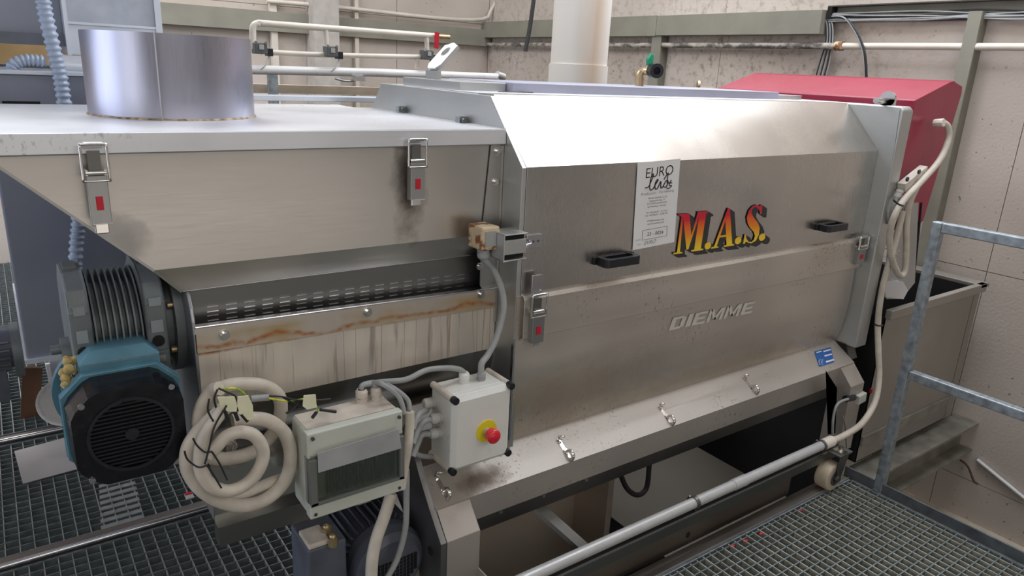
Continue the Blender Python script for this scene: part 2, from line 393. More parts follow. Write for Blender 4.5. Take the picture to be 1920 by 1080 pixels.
def floor_rail(y, label, x0=-1.4, x1=.98):
    o = thing('floor_rail', ((x0+x1)/2, y, 0), label, 'rail')
    MB().box(x0, x1, y-.035, y+.035, -.03, .004).build('flat_bar', steel('rail_flat', (.30, .27, .25), .5, 'x'), o)
    MB().tube([(x0, y-.028, .014), (x1, y-.028, .014)], .010, 12, 1).build('round_bar', STC, o, label='shiny round edge bar')
floor_rail(.885, 'floor rail with shiny round edge crossing the grating below the coiled cable')
floor_rail(1.80, 'farther floor rail passing behind the white bowl and the teal motor')
q = PP([(27, 847), (43, 908), (146, 880), (128, 820)], z=.004)
MB().prism(q, (0, 0, .003)).build('metal_sheet', steel('worn_sheet', (.50, .49, .50), .5, 'x', .6, met=.6), None, label='loose square of worn sheet metal lying on the grating left of the fan cowl', cat='sheet')
a = P(170, 915, z=0); FL = thing('filler_strips', (a.x+.06, 1.15, -.02), 'pale strips filling a patch of the grating below the black fan cowl', 'plate')
for i in range(8):
    y = .93+.041*(i+.5)
    if y < 1.26: MB().box(a.x+.004*i, a.x+.135+.002*i, y-.017, y+.010, -.008, -.004).build('strip', BARS, FL)
# small red and grey tag on the grating
q = P(355, 932, z=.0)
tg = thing('tag', q, 'tiny grey plastic tag with red top lying on the grating beside the coiled cable', 'tag')
MB().box(q.x-.014, q.x+.014, q.y-.02, q.y+.02, .002, .007).build('body', GLND, tg); MB().box(q.x-.012, q.x+.012, q.y+.006, q.y+.02, .007, .010).build('cap', REDT, tg)
# ------------------------------------------------------------------ main machine
MC = thing('grape_destemmer', (1.7, .5, 0), 'long stainless steel grape destemmer with flame-coloured M.A.S. lettering, feed hopper and hood', 'machine')
XF = 1.2; XE = 3.06
# lid
lid = MB().box(-.06, 1.187, .088, .95, 1.431, 1.436)
lid.sheet([(.088, 1.436), (.086, 1.398), (.096, 1.394)], -.003, 'x', -.06, 1.187).box(-.06, -.057, .09, .95, 1.398, 1.435)
lid.build('hopper_lid', STB, MC, .0015)
# inlet collar
cx, cy, cr = .423, .583, .207
col = MB().ring((cx, cy, 1.436), (cx, cy, 1.642), cr, cr-.003, 96).build('inlet_collar', STCO, MC)
MB().tube([(cx+(cr+.001)*math.cos(a), cy+(cr+.001)*math.sin(a), 1.437) for a in [i*2*PI/72 for i in range(72)]], .0035, 6, 1, True, rf=lambda i: .7+.6*random.random()).build('weld_bead', plain('rusty_white_weld', (.45, .33, .24), .7, .1, .7, 60, .3), col)
MB().box(cx-.07, cx-.0685, cy-cr-.0, cy-cr+.014, 1.437, 1.641).build('seam', STD, col)
# hopper front: vertical, with a slanting left edge; then kinks inwards
hz = 1.132
MB().ext([(-.03, 1.41), (1.186, 1.41), (1.186, hz), (.322, hz), (.262, hz)], 'y', .108, .111).build('hopper_front', STH, MC)
f = MB(); f.prism([(.262, .108, hz), (1.186, .108, hz), (1.186, .132, 1.068), (.319, .132, 1.068)], (0, .003, 0)); f.build('hopper_chute', STH, MC)
f = MB(); f.prism([(-.03, .109, 1.41), (.262, .109, hz), (.319, .132, 1.068), (.319, .85, 1.068), (-.03, .93, 1.41)], (-.004, 0, -.004)); f.build('hopper_side', STD, MC)
MB().ext([(-.03, 1.41), (1.186, 1.41), (1.186, 1.0), (.34, 1.0), (.262, hz)], 'y', .93, .934).build('hopper_back', STD, MC)
# perforated screen inside the trough
MB().box(.33, 1.186, .150, .153, .80, 1.069).build('perforated_screen', DKS, MC)
MB().box(.32, 1.186, .134, .150, 1.066, 1.0685).build('screen_flange', STC, MC)
sl = MB(); 
xx = .372
for c in range(18):
    for r in range(6):
        z = 1.017-r*.0125+(-.0006*c)
        sl.box(xx, xx+.026, .1465, .150, z-.0022, z)
    xx += .044
sl.build('bright_slot_bars', STC, MC, kind='stuff')  # slot holes imitated by bright bars, as if light showed in them
# trough front wall, rounded below
prof = [(.100, .985), (.100, .77)]
for i in range(1, 13):
    a = i*PI/2/12; prof.append((.10+.22*(1-math.cos(a)), .77-.22*math.sin(a)))
def curved(pr, name, mat):
    V = []
    for (yy, zz) in pr: V += [(.334, yy, zz), (1.186, yy, zz-.020 if zz > .9 else zz)]
    MB().add(V, [(2*i, 2*i+1, 2*i+3, 2*i+2) for i in range(len(pr)-1)], True).build(name, mat, MC)
curved(prof[:2], 'trough_wall', STTR); curved(prof[1:], 'trough_belly', steel('darkened_belly_steel', (.34, .33, .32), .25, 'x'))  # belly colour darkened to paint the dark reflection under the trough
m = MB(); m.prism([(.33, .094, .988), (1.186, .094, .968), (1.186, .094, .905), (.33, .094, .922)], (0, .005, 0)); m.build('trough_flange', STFL, MC)
m = MB(); m.prism([(.33, .090, .990), (1.186, .090, .970), (1.186, .112, .970), (.33, .112, .990)], (0, 0, -.005)); m.build('trough_lip', STC, MC, .002)
for px, py in ((421, 629), (690, 586), (903, 553)):
    q = P(px, py, y=.09); MB().cyl((q.x, .094, q.z), (q.x, .084, q.z), .0085, 6).cyl((q.x, .094, q.z), (q.x, .091, q.z), .013, 18).build('bolt', CHR, MC)
# end plate of the trough
ep = [(.094, .60), (.094, .97), (.098, 1.0), (.108, 1.03), (.125, 1.055), (.15, 1.08), (.62, 1.08), (.62, .60)]
MB().ext(ep, 'x', .326, .334).build('trough_end_plate', steel('end_plate_steel', (.36, .37, .39), .38, 'z'), MC, .002)
# pan below the trough
MB().sheet([(.078, .66), (.078, .47)], -.004, 'x', .335, .885).build('drip_pan_front', steel('pan_steel', (.62, .59, .55), .16, 'x', 0, wave=1.0), MC)
MB().box(.335, .338, .08, .62, .47, .62).build('drip_pan_side', STD, MC)
MB().box(.34, .885, .082, .62, .652, .656).build('drip_pan_shelf', STD, MC)
MB().box(.335, .88, .045, .085, .415, .470).build('drip_pan_foot', DKS, MC)
# side frame plate at the left of the hood
fp = [(.0, .47), (.0, 1.338), (.172, 1.522), (.89, 1.526), (.97, 1.434), (.97, .47)]
MB().ext(fp, 'x', 1.188, 1.205).build('frame_plate', STP, MC, .001)
m = MB(); m.prism([(1.150, .104, 1.40), (1.186, .104, 1.40), (1.186, .104, .90), (1.128, .104, .98), (1.128, .104, 1.13)], (0, -.003, 0)); m.build('joint_strip', STD, MC)
MB().box(1.180, 1.187, .092, .101, .86, 1.39).build('welded_flange', STH, MC)
for px, py in ((932, 284), (928, 341), (899, 499)):
    q = P(px, py, y=.101); MB().cyl((q.x, .101, q.z), (q.x, .090, q.z), .007, 6).cyl((q.x, .101, q.z), (q.x, .099, q.z), .011, 16).build('bolt', CHR, MC)
for py_, px_ in ((758, 204), (872, 224)):
    q = P(py_, px_, x=1.188); MB().box(1.160, 1.188, q.y-.012, q.y+.012, q.z-.010, q.z+.010).build('hinge_block', GALV, MC, .002)
    MB().cyl((1.172, q.y-.016, q.z-.002), (1.172, q.y-.026, q.z-.002), .008, 6).build('bolt', DKS, MC)
# hood
MB().sheet([(.012, .966), (0, .966), (0, 1.340), (.176, 1.526), (.26, 1.526)], -.003, 'x', XF+.002, XE-.004).build('hood', ST, MC)
MB().box(XF+.01, XE-.01, .26, .88, 1.515, 1.526).build('hood_top', STB, MC)
tl = P(853, 171, z=1.53)
yt_ = P(1100, 176, z=1.527).y; zt2 = P(1100, 160, y=yt_).z; 
yt_ = max(.20, min(.4, yt_)); zt2 = max(1.545, min(1.58, zt2))
tc = MB().box(1.42, 2.86, yt_, .80, 1.526, zt2).build('top_cover', steel('lilac_cover_steel', (.46, .47, .58), .4, 'x', met=.6), MC, .002, label='lilac-grey raised top cover')
MB().box(1.24, 1.418, yt_+.04, .82, 1.526, zt2-.003).build('top_cover_end', STP, MC, .002)
MB().box(2.862, 3.05, yt_+.01, .80, 1.526, zt2-.012).build('top_cover_end', STP, MC, .002)
for px, py in ((876, 168), (1240, 178)):
    q = P(px, py, z=1.527); MB().cyl((q.x, q.y, 1.526), (q.x, q.y, 1.532), .006, 6).build('bolt', DKS, MC)
sv = MB(); q = P(935, 172, z=1.527)
for i in range(12): sv.box(q.x+i*.012, q.x+i*.012+.006, q.y-.004, q.y+.004, 1.526, 1.529)
sv.build('vent_slots', DKS, MC, kind='stuff')
# folded strip and lower panel
MB().sheet([(.008, .964), (-.010, .964), (-.017, .955), (-.017, .838), (-.002, .830)], -.003, 'x', XF+.006, XE-.012).build('seam_strip', STL, MC, .001)
lp = [(0, .836), (-.003, .76), (-.004, .68), (.000, .60), (.010, .53), (.030, .466)]
m = MB(); V = []
for yy, zz in lp: V += [(XF-.014, yy, zz), (XE-.01, yy, zz)]
for yy, zz in lp: V += [(XF-.014, yy+.004, zz), (XE-.01, yy+.004, zz)]
n = len(lp); m.add(V, [(2*i, 2*i+1, 2*i+3, 2*i+2) for i in range(n-1)]+[(2*n+2*i, 2*n+2*i+2, 2*n+2*i+3, 2*n+2*i+1) for i in range(n-1)], True)
m.build('lower_panel', STL, MC)
MB().box(XF-.010, XF+.02, -.004, .004, .834, .965).build('filler_edge', STL, MC)
MB().box(XF-.016, XF-.010, -.006, .006, .50, .836).build('panel_edge', STC, MC)
# lower tray
MB().sheet([(.034, .472), (-.078, .402), (-.072, .318), (-.03, .305)], -.004, 'x', .885, XE-.01).build('juice_tray', STT, MC, .001)
MB().ext([(.034, .472), (-.078, .402), (-.072, .318), (.6, .318), (.6, .47)], 'x', .884, .888).build('tray_end', STD, MC)
MB().box(.99, 2.95, -.048, .0, .245, .308).build('under_beam', DKS, MC)
for px in (938, 1018, 1098):
    q = P(px, 962-(px-938)*.37, y=-.05); MB().cyl((q.x, -.048, .29), (q.x, -.056, .29), .006, 6).build('bolt', STD, MC)
# legs
def leg(x0, x1, nm='leg'):
    lg = MB(); lg.ext([(-.076, .404), (-.142, .330), (-.142, .0), (-.05, .0), (-.05, .30)], 'x', x0, x1)
    return lg.build(nm, STT, MC, .0015)
leg(.888, .997)
leg(2.94, 3.05)
MB().box(.888, .997, .75, .85, 0, .47).build('leg', STD, MC); MB().box(2.94, 3.05, .75, .85, 0, .47).build('leg', STD, MC)
m = MB(); m.ext([(.085, .62), (-.02, .47), (-.076, .402), (-.142, .330), (-.142, .04), (-.05, .05), (.0, .24), (.20, .40), (.22, .62)], 'x', .868, .886); m.build('leg_gusset', steel('gusset_steel', (.28, .28, .28), .45, 'z'), MC, .001)
MB().cyl((.866, -.085, .275), (.884, -.085, .275), .014, 14).build('gusset_hole', VOID, MC)
# right end frame
MB().ext([(-.07, .465), (-.07, 1.512), (-.055, 1.527), (.90, 1.527), (.90, .465), (.1, .465)], 'x', XE, 3.145).build('end_frame', STP, MC, .006, seg=3)
m = MB(); m.prism([(XE-.001, 0, .965), (XE-.001, .17, 1.515), (XE-.001, -.055, 1.515), (XE-.001, -.066, 1.34), (XE-.001, -.066, .965)], (-.002, 0, 0)); m.build('corner_gusset', STP, MC)
MB().ext([(-.05, .40), (-.02, .465), (.3, .465), (.3, .40)], 'x', 3.07, 3.13).build('end_frame_foot', DKS, MC)
MB().box(3.05, 3.16, -.02, .6, .30, .47).build('outlet_chute', VOID, MC)
# lifting eyes
def eye(c, s, tilt, name='lifting_eye'):
    return None
o = MB(); b0 = P(812, 160, y=.62); 
xb, yb = b0.x, .62
o.prism([(xb-.045, yb-.02, 1.526), (xb-.045, yb+.02, 1.526), (xb-.045, yb+.02, 1.60), (xb-.045, yb-.02, 1.60)], (.0, 0, 0)) if False else None
def strap_eye(xb, yb, z0, w, h1, dx, dz, t=.008):
    """strap standing up, then bending towards +x, with a round hole near its end"""
    m = MB(); m.box(xb-t/2, xb+t/2, yb-w/2, yb+w/2, z0, z0+h1)
    u = Vector((dx, 0, dz)).normalized(); nrm = Vector((-u.z, 0, u.x)); L = math.hypot(dx, dz); o = Vector((xb, yb, z0+h1))
    n = 20; cc = o+u*(L-w*.5); R_ = w*.24
    inner = [cc+u*(R_*math.cos(2*PI*i/n))+Vector((0, 1, 0))*(R_*math.sin(2*PI*i/n)) for i in range(n)]
    def clampo(a):
        cu, sv_ = math.cos(a), math.sin(a)
        if cu < -.7071: k = (L-w*.5)/(-cu); k = min(k, (w/2)/max(1e-6, abs(sv_)))
        elif abs(sv_) > .7071 or cu < 0: k = (w/2)/abs(sv_) if abs(sv_) > 1e-6 else w/2
        else: k = w*.5
        return cc+u*(k*cu)+Vector((0, 1, 0))*(k*sv_)
    outer = [clampo(2*PI*i/n) for i in range(n)]
    for s_ in (0, 1):
        off = nrm*(t if s_ else 0)
        m.add([p+off for p in inner+outer], [(i, (i+1) % n, n+(i+1) % n, n+i) for i in range(n)])
    for ringp, in ((inner,), (outer,)):
        m.add([p for p in ringp]+[p+nrm*t for p in ringp], [(i, (i+1) % n, n+(i+1) % n, n+i) for i in range(n)])
    return m
strap_eye(xb, yb, 1.526, .085, .055, .085, .085, .012).build('lifting_eye', STP, MC, label='bent steel lifting eye at the hopper end')
e = MB(); e.cyl((3.00, .02, 1.545), (3.085, .02, 1.545), .013, 16); e.build('lifting_pin', CHR, MC)
m = MB(); m.cyl((3.085, .02, 1.552), (3.10, .02, 1.552), .033, 24); m.box(3.085, 3.10, -.013, .053, 1.527, 1.552); m.cyl((3.10, .02, 1.552), (3.112, .02, 1.552), .013, 6); m.build('lifting_eye', CHR, MC, label='round polished lifting eye at the far end')
q = P(1307, 160, z=1.56); m = MB(); m.cyl((q.x, q.y, q.z), (q.x+.01, q.y-.008, q.z), .026, 20).cyl((q.x+.02, q.y, 1.545), (q.x+.13, q.y, 1.545), .010, 12); m.build('lifting_eye', BRASS, MC)
# handles
def handle(px, py):
    c = P(px, py, y=-.004); w, h, d = .074, .026, .052
    m = MB(); n = 9
    def outline(W, D):
        pts = [(-W, 0)]
        for i in range(n+1):
            a = PI-i*PI/2/n; pts.append((-W+.014+.014*math.cos(a), -D+.014-.014*math.sin(a)))
        for i in range(n+1):
            a = PI/2-i*PI/2/n; pts.append((W-.014+.014*math.cos(a), -D+.014-.014*math.sin(a)))
        pts.append((W, 0)); return pts
    o_ = outline(w, d); i_ = outline(w-.018, d-.012)
    for a, b, z0, z1 in ((o_, i_, c.z-h*.5, c.z+h*.5),):
        k = len(a)
        A0 = [(c.x+p[0], c.y+p[1], z0) for p in a]; A1 = [(c.x+p[0], c.y+p[1], z1) for p in a]
        B0 = [(c.x+p[0], c.y+p[1], z0) for p in b]; B1 = [(c.x+p[0], c.y+p[1], z1) for p in b]
        for X, Y in ((A0, A1), (B1, B0), (A1, B1), (B0, A0)):
            m.add(X+Y, [(i, i+1, k+i+1, k+i) for i in range(k-1)])
    m.box(c.x-w-.012, c.x+w+.012, c.y-.006, c.y+.003, c.z-h*.45, c.z+h*.45)
    m.box(c.x-w+.018, c.x+w-.018, c.y-d+.012, c.y, c.z-h*.5, c.z-h*.5+.002)
    return m.build('handle', BLK, MC, .001)
handle(1150, 484); handle(1552, 423)
# toggle latches
LATM = steel('latch_steel', (.42, .42, .42), .34, 'z')
def latch(x, y, ztop, H, Wd, tail=.016, keeper=True, kz=.03, tailmat=None):
    """over-centre toggle latch whose wire loop hooks over a keeper; H = length of loop and body"""
    W2 = Wd/2
    body = MB(); b0 = ztop-H*.36; b1 = ztop-H; yb = y-.012
    body.sheet([(yb+.012, 0), (yb-.008, 0)], .0, 'z', 0, 0) if False else None
    body.ext([(x-W2*.8, yb-.012), (x+W2*.8, yb-.012), (x+W2*.8, yb+.010), (x+W2*.7, yb+.010), (x+W2*.7, yb-.008), (x-W2*.7, yb-.008), (x-W2*.7, yb+.010), (x-W2*.8, yb+.010)], 'z', b1, b0)
    bo = body.build('toggle_latch', LATM, MC, .0012)
    r = .0028*Wd/.048
    yl = yb-.010
    MB().tube([(x-W2, yl, b0-H*.04), (x-W2, yl, ztop), (x-W2*.86, yl, ztop+.006), (x+W2*.86, yl, ztop+.006), (x+W2, yl, ztop), (x+W2, yl, b0-H*.04), (x+W2*.9, yl, b0-H*.07), (x-W2*.9, yl, b0-H*.07)], r, 8, 3, True).build('wire_loop', CHR, bo)
    MB().cyl((x-W2*.8, yb-.006, b0+H*.03), (x+W2*.8, yb-.006, b0+H*.03), .0055*Wd/.048, 12).box(x-W2*.8, x-W2*.62, yb-.010, yb+.01, b0-.001, b0+H*.07).box(x+W2*.62, x+W2*.8, yb-.010, yb+.01, b0-.001, b0+H*.07).build('spindle', CHR, bo)
    MB().box(x-W2*.5, x+W2*.5, yb-.002, yb+.002, b0, ztop-H*.05).build('shadow_gap', DKS, bo)
    rz = b1+H*.64*.42
    MB().box(x-W2*.28, x+W2*.28, yb-.0146, yb-.012, rz-H*.08, rz+H*.10).build('red_tab', REDT, bo, .0008)
    MB().box(x-W2*.55, x+W2*.55, yb-.004, yb+.004, b1-tail, b1).build('tail', tailmat or CHR, bo, .002)
    MB().box(x-W2*.72, x+W2*.72, y-.022, y-.004, ztop+.002, ztop+.010).box(x-W2*.72, x+W2*.72, y-.006, y, ztop-.004, ztop+kz).build('keeper', STC, bo, .001)
    return bo
def latchp(pxt, pyt, pyb, y, wpx, **k):
    a = P(pxt, pyt, y=y-.02); b = P(pxt, pyb, y=y-.02); w = (P(pxt+wpx/2, pyt, y=y-.02)-P(pxt-wpx/2, pyt, y=y-.02)).length
    return latch(a.x, y, a.z, a.z-b.z, w, **k)
latchp(174, 276, 421, .088, 50, kz=.004, tail=.022)
latchp(783, 266, 374, .088, 33, kz=.004, tail=.018)
latchp(1012, 556, 641, -.018, 27, kz=.062, tail=.012)
latchp(1621, 447, 492, -.018, 15, kz=.01, tail=.008)
# small spring clips on the tray
def clip(px, py, bracket=True):
    y = -.03; 
    # place on the sloping face between (.034,.472) and (-.078,.402)
    best = None
    for i in range(60):
        u = i/59; yy = .034-.112*u; zz = .472-.07*u; q = P(px, py, y=yy); e_ = abs(q.z-zz)
        if best is None or e_ < best[0]: best = (e_, q)
    q = best[1]; nx = Vector((0, -.53, .85)); dn = Vector((0, -.85, -.53))
    c = q+nx*.002
    o = MB()
    def bar(p, L, w, t):
        a = Vector((1, 0, 0))*w; b = dn*L; n_ = nx*t
        o.hexa([p-a-b, p+a-b, p+a+b, p-a+b, p-a-b+n_, p+a-b+n_, p+a+b+n_, p-a+b+n_])
    bar(c, .036, .007, .003)
    bo = o.build('spring_clip', CHR, MC)
    MB().cyl(c-dn*.026, c-dn*.026+nx*.011, .006, 6).cyl(c+dn*.010, c+dn*.010+nx*.009, .007, 6).build('nut', CHR, bo)
    MB().tube([c-dn*.030+nx*.004, c-dn*.038+nx*.016, c-dn*.030+nx*.020+Vector((.012, 0, 0)), c-dn*.036+nx*.010+Vector((.018, 0, 0))], .0035, 8, 4).build('upper_hook', CHR, bo)
    MB().tube([c+dn*.016+nx*.006, c+dn*.024+nx*.022+Vector((.004, 0, 0)), c+dn*.040+nx*.018+Vector((.006, 0, 0)), c+dn*.046+nx*.003+Vector((.002, 0, 0))], .0065, 8, 4).build('lower_hook', CHR, bo)
clip(826, 912); clip(1056, 842); clip(1245, 778); clip(1403, 722)
q = P(431, 836, y=.076); m = MB().box(q.x-.012, q.x+.012, .064, .077, q.z-.03, q.z+.03); m.cyl((q.x, .07, q.z-.045), (q.x, .060, q.z-.045), .011, 6).tube([(q.x-.008, .062, q.z+.02), (q.x-.004, .05, q.z+.03), (q.x+.010, .05, q.z+.015), (q.x+.004, .06, q.z-.01)], .003, 8, 4); m.build('spring_clip', CHR, MC, .001)
# hanging eye bracket beside the fan cowl
q = P(328, 853, y=.07); m = MB(); m.ring((q.x, .06, q.z), (q.x, .066, q.z), .020, .008, 24).box(q.x, q.x+.05, .060, .066, q.z+.0, q.z+.018); m.build('eye_tab', STP, MC)
# switch striker plate on hood
q = P(1003, 452, y=-.004); MB().box(q.x-.030, q.x+.024, -.006, -.001, q.z-.020, q.z+.020).build('striker_plate', STC, MC, .001)
for dx in (-.008, .010): MB().cyl((q.x+dx, -.006, q.z), (q.x+dx, -.0075, q.z), .004, 10).build('rivet', DKS, MC)
# --------------------------------------------------- lettering on the hood
def letters(polys, name, mat, dy, ox=0, oy=0):
    m = MB()
    for i, pl in enumerate(polys):
        pts = [P(1180+(a+ox)/5.4, 290+(b+oy)/5.4, y=-.0034-dy-i*.00015) for a, b in pl]
        m.add(pts, [tuple(range(len(pts)))])
    return m
Mp = [(497, 601), (608, 597), (628, 815), (692, 592), (690, 578), (806, 573), (803, 588), (779, 592), (724, 950), (750, 953), (748, 966), (626, 982), (628, 968), (656, 962), (706, 625), (598, 958), (578, 962), (546, 640), (512, 985), (538, 986), (536, 999), (444, 1009), (446, 994), (482, 990), (530, 625), (496, 614)]
A1 = [(996, 548), (1010, 556), (884, 928), (904, 931), (902, 942), (828, 952), (830, 938), (858, 930)]
A2 = [(914, 820), (990, 810), (992, 830), (906, 840)]
A3 = [(1000, 540), (1019, 545), (1042, 905), (1062, 907), (1060, 920), (955, 934), (956, 920), (984, 914), (970, 615)]
Sp = [(1348, 508), (1340, 602), (1324, 604), (1318, 560), (1290, 532), (1262, 532), (1240, 560), (1238, 598), (1262, 640), (1302, 690), (1320, 740), (1312, 810), (1282, 870), (1235, 898), (1200, 890), (1180, 880), (1166, 905), (1152, 902), (1168, 808), (1182, 810), (1185, 850), (1205, 880), (1235, 885), (1262, 860), (1272, 820), (1258, 780), (1222, 740), (1198, 695), (1190, 635), (1213, 565), (1250, 522), (1290, 508), (1320, 522), (1335, 510)]
def dot(cx_, cy_): return [(cx_+32*math.cos(a)+8*math.sin(-a), cy_+38*math.sin(a)) for a in [i*2*PI/20 for i in range(20)]]
G = [[Mp], [A1, A2, A3], [Sp], [dot(795, 922)], [dot(1101, 870)], [dot(1344, 835)]]
sh = MB()
for k in range(14):
    u = k/13
    for g in G:
        for i, pl in enumerate(g):
            pts = [P(1180+(a-5+u*52)/5.4, 290+(b-3+u*38)/5.4, y=-.0034+.00002*k) for a, b in pl]
            sh.add(pts, [tuple(range(len(pts)))])
sh.build('lettering_shadow', plain('dark_letter_shadow', (.03, .032, .034), .5), MC)
for g in G[:3]: letters(g, 'letter', FLAME, .0003).build('painted_letter', FLAME, MC)
letters([g[0] for g in G[3:]], 'dots', FLAME, .0003).build('painted_dots', FLAME, MC)
def text(s, name, mat, parent, p0, p1, height=None, y=-.004, shear=0, thick=0, extr=.0002):
    """lettering from p0 to p1 (baseline ends, world points) on a wall facing -y"""
    c = bpy.data.curves.new(name, 'FONT'); c.body = s; c.size = 1; c.shear = shear; c.offset = thick; c.extrude = 0
    o = bpy.data.objects.new(name+'_tmp', c); COL.objects.link(o); bpy.context.view_layer.update()
    me = bpy.data.meshes.new_from_object(o.evaluated_get(bpy.context.evaluated_depsgraph_get()))
    bpy.data.objects.remove(o); bpy.data.curves.remove(c)
    xs_ = [v.co.x for v in me.vertices]; ys_ = [v.co.y for v in me.vertices]
    w = max(xs_)-min(xs_); h = max(ys_)-min(0, min(ys_)); p0, p1 = Vector(p0), Vector(p1); off = rootloc(parent)
    L = (p1-p0); sx = L.length/w; sy = (height/(max(ys_) or 1)) if height else sx; up = Vector((0, 0, 1))
    for v in me.vertices:
        q = p0+L.normalized()*((v.co.x-min(xs_))*sx)+up*(v.co.y*sy); v.co = q-off
    me.materials.clear(); me.materials.append(mat)
    o = bpy.data.objects.new(name, me); COL.objects.link(o); o.parent = parent; ROOT[o.name] = off
    return o
def zp(a, b, y=-.005): return P(1180+a/5.4, 290+b/5.4, y=y)
lab = MB(); pts = [zp(85, 85, -.0036), zp(518, 40, -.0036), zp(455, 885, -.0036), zp(33, 968, -.0036)]
lab.prism(pts, (0, .0006, 0)); lb = lab.build('paper_label', PAPER, MC, label='white paper sticker with black print')
yy = -.0040
def lt(s, a, b, h, mat=INK, thick=0, shear=0):
    A = P(1180+a[0]/5.4, 290+a[1]/5.4, y=yy); B = P(1180+b[0]/5.4, 290+b[1]/5.4, y=yy)
    H = (P(1180+a[0]/5.4, 290+(a[1]-h)/5.4, y=yy)-A).length
    return text(s, 'print', mat, lb, A, B, H, thick=thick, shear=shear)
lt('EURO', (165, 240), (440, 200), 100, INK, -.006)
def stroke(pts, r, mat=INK, par=lb):
    MB().tube([P(1180+a/5.4, 290+b/5.4, y=yy-.0002) for a, b in pts], r, 5, 4).build('script_stroke', mat, par)
stroke([(160, 335), (195, 325), (225, 260), (245, 205), (232, 200), (212, 270), (208, 350), (235, 350), (265, 300), (290, 262), (285, 250), (262, 290), (262, 345), (285, 340), (318, 270), (318, 330), (335, 330), (375, 262), (385, 300), (365, 330), (345, 320)], .0019)
stroke([(350, 250), (395, 185), (385, 240), (400, 290), (425, 258)], .0019)
stroke([(432, 285), (405, 290), (410, 315), (430, 312), (400, 342), (375, 335)], .0016)
lt('Production - Vermietung', (120, 418), (450, 372), 28, INKG, -.01)
for i, (s, a, b) in enumerate([('Weinbau GmbH & Co. KG', (188, 452), (380, 430)), ('Industriering 17', (205, 478), (360, 460)), ('D-67245 Lambsheim', (182, 508), (380, 484)), ('bei Weinberg - Germany', (186, 538), (372, 514)), ('Tel. +49 (0)6233 - 35 79 10', (168, 600), (382, 572)), ('Fax +49 (0)6233 - 35 80 220', (165, 628), (384, 598)), ('info@weinbau.de', (180, 680), (352, 660)), ('www.weinbau.de', (182, 712), (348, 688))]):
    lt(s, a, b, 17, INKG, .004)
lt('23 - 0024', (180, 822), (342, 800), 34, INK, .0)
bx = [(135, 768), (383, 722), (378, 820), (130, 866)]
for i in range(4):
    a, b = bx[i], bx[(i+1) % 4]; MB().tube([zp(*a, yy), zp(*b, yy)], .0005, 4, 1).build('print', INK, lb)
lt('Lot Nr.', (65, 876), (118, 866), 14, INKG); lt('Loc.', (85, 920), (118, 912), 14, INKG)
lt('EVRO', (148, 918), (268, 890), 36, INK, -.012, .3)
a, b = P(1254, 620, y=-.0058), P(1412, 586, y=-.0058)
BL = {'D': [(0, 0, .28, 1), (.2, .82, .75, 1), (.2, 0, .75, .18), (.68, .12, .95, .88)], 'I': [(0, 0, .32, 1)], 'E': [(0, 0, .28, 1), (.2, .82, .9, 1), (.2, .41, .8, .59), (.2, 0, .9, .18)], 'M': [(0, 0, .2, 1), (.95, 0, 1.15, 1)]}
pen = 0; LET = []
for ch in 'DIEMME':
    LET.append((ch, pen)); pen += {'D': 1.12, 'I': .47, 'E': 1.05, 'M': 1.32}[ch]
ux = (b-a)/pen; uz = Vector((0, 0, .046)); shx = ux*.22
for ch, x0_ in LET:
    m = MB(); LP = lambda u, v: a+ux*(x0_+u)+uz*v+shx*v
    for k_, (u0, v0, u1, v1) in enumerate(BL[ch]): m.prism([p-Vector((0, k_*.00015, 0)) for p in (LP(u0, v0), LP(u1, v0), LP(u1, v1), LP(u0, v1))], (0, .0012, 0))
    if ch == 'M':
        m.prism([LP(.2, 1), LP(.44, 0), LP(.64, 0), LP(.2, 1.0-.5)][0:0] or [LP(.08, 1), LP(.46, .12), LP(.69, .12), LP(.30, 1)], (0, .0007, 0)).prism([LP(.85, 1), LP(.46, .12), LP(.69, .12), LP(1.07, 1)], (0, .0008, 0))
    m.build('worn_letter', FAINT, MC)
# blue marking plate on the tray
def traypt(px, py, lift=.0045):
    best = None
    for i in range(120):
        u = i/119; yy_ = .034-.112*u; zz = .472-.07*u; q = P(px, py, y=yy_)
        if best is None or abs(q.z-zz) < best[0]: best = (abs(q.z-zz), q)
    return best[1]+Vector((0, -.53, .85))*lift
def Z9(a, b): return (1500+a/4.91, 540+b/4.91)
pts = [traypt(*Z9(*p), .0068) for p in ((125, 592), (275, 552), (305, 690), (170, 732))]
bp = MB().prism(pts, Vector((0, .53, -.85))*.001).build('marking_plate', BLUE, MC, label='small blue CE marking plate')
for qd in (((140, 600), (188, 588), (190, 596), (142, 608)), ((205, 588), (272, 570), (275, 580), (208, 600)), ((215, 628), (282, 612), (285, 624), (218, 641)), ((228, 682), (300, 662), (303, 676), (232, 697))):
    MB().prism([traypt(*Z9(*p), .0076) for p in qd], Vector((0, .53, -.85))*.0006).build('print', PAPER, bp)
for cx_ in (178, 202):
    arc = [(cx_+13*math.cos(a)*1.0, 692+24*math.sin(a)) for a in [PI*.5+i*PI/8 for i in range(9)]]
    MB().tube([traypt(*Z9(*p), .0076) for p in arc], .0012, 4, 1).build('print', PAPER, bp)
MB().tube([traypt(*Z9(*p), .0076) for p in ((192, 692), (203, 690))], .001, 4, 1).build('print', PAPER, bp)

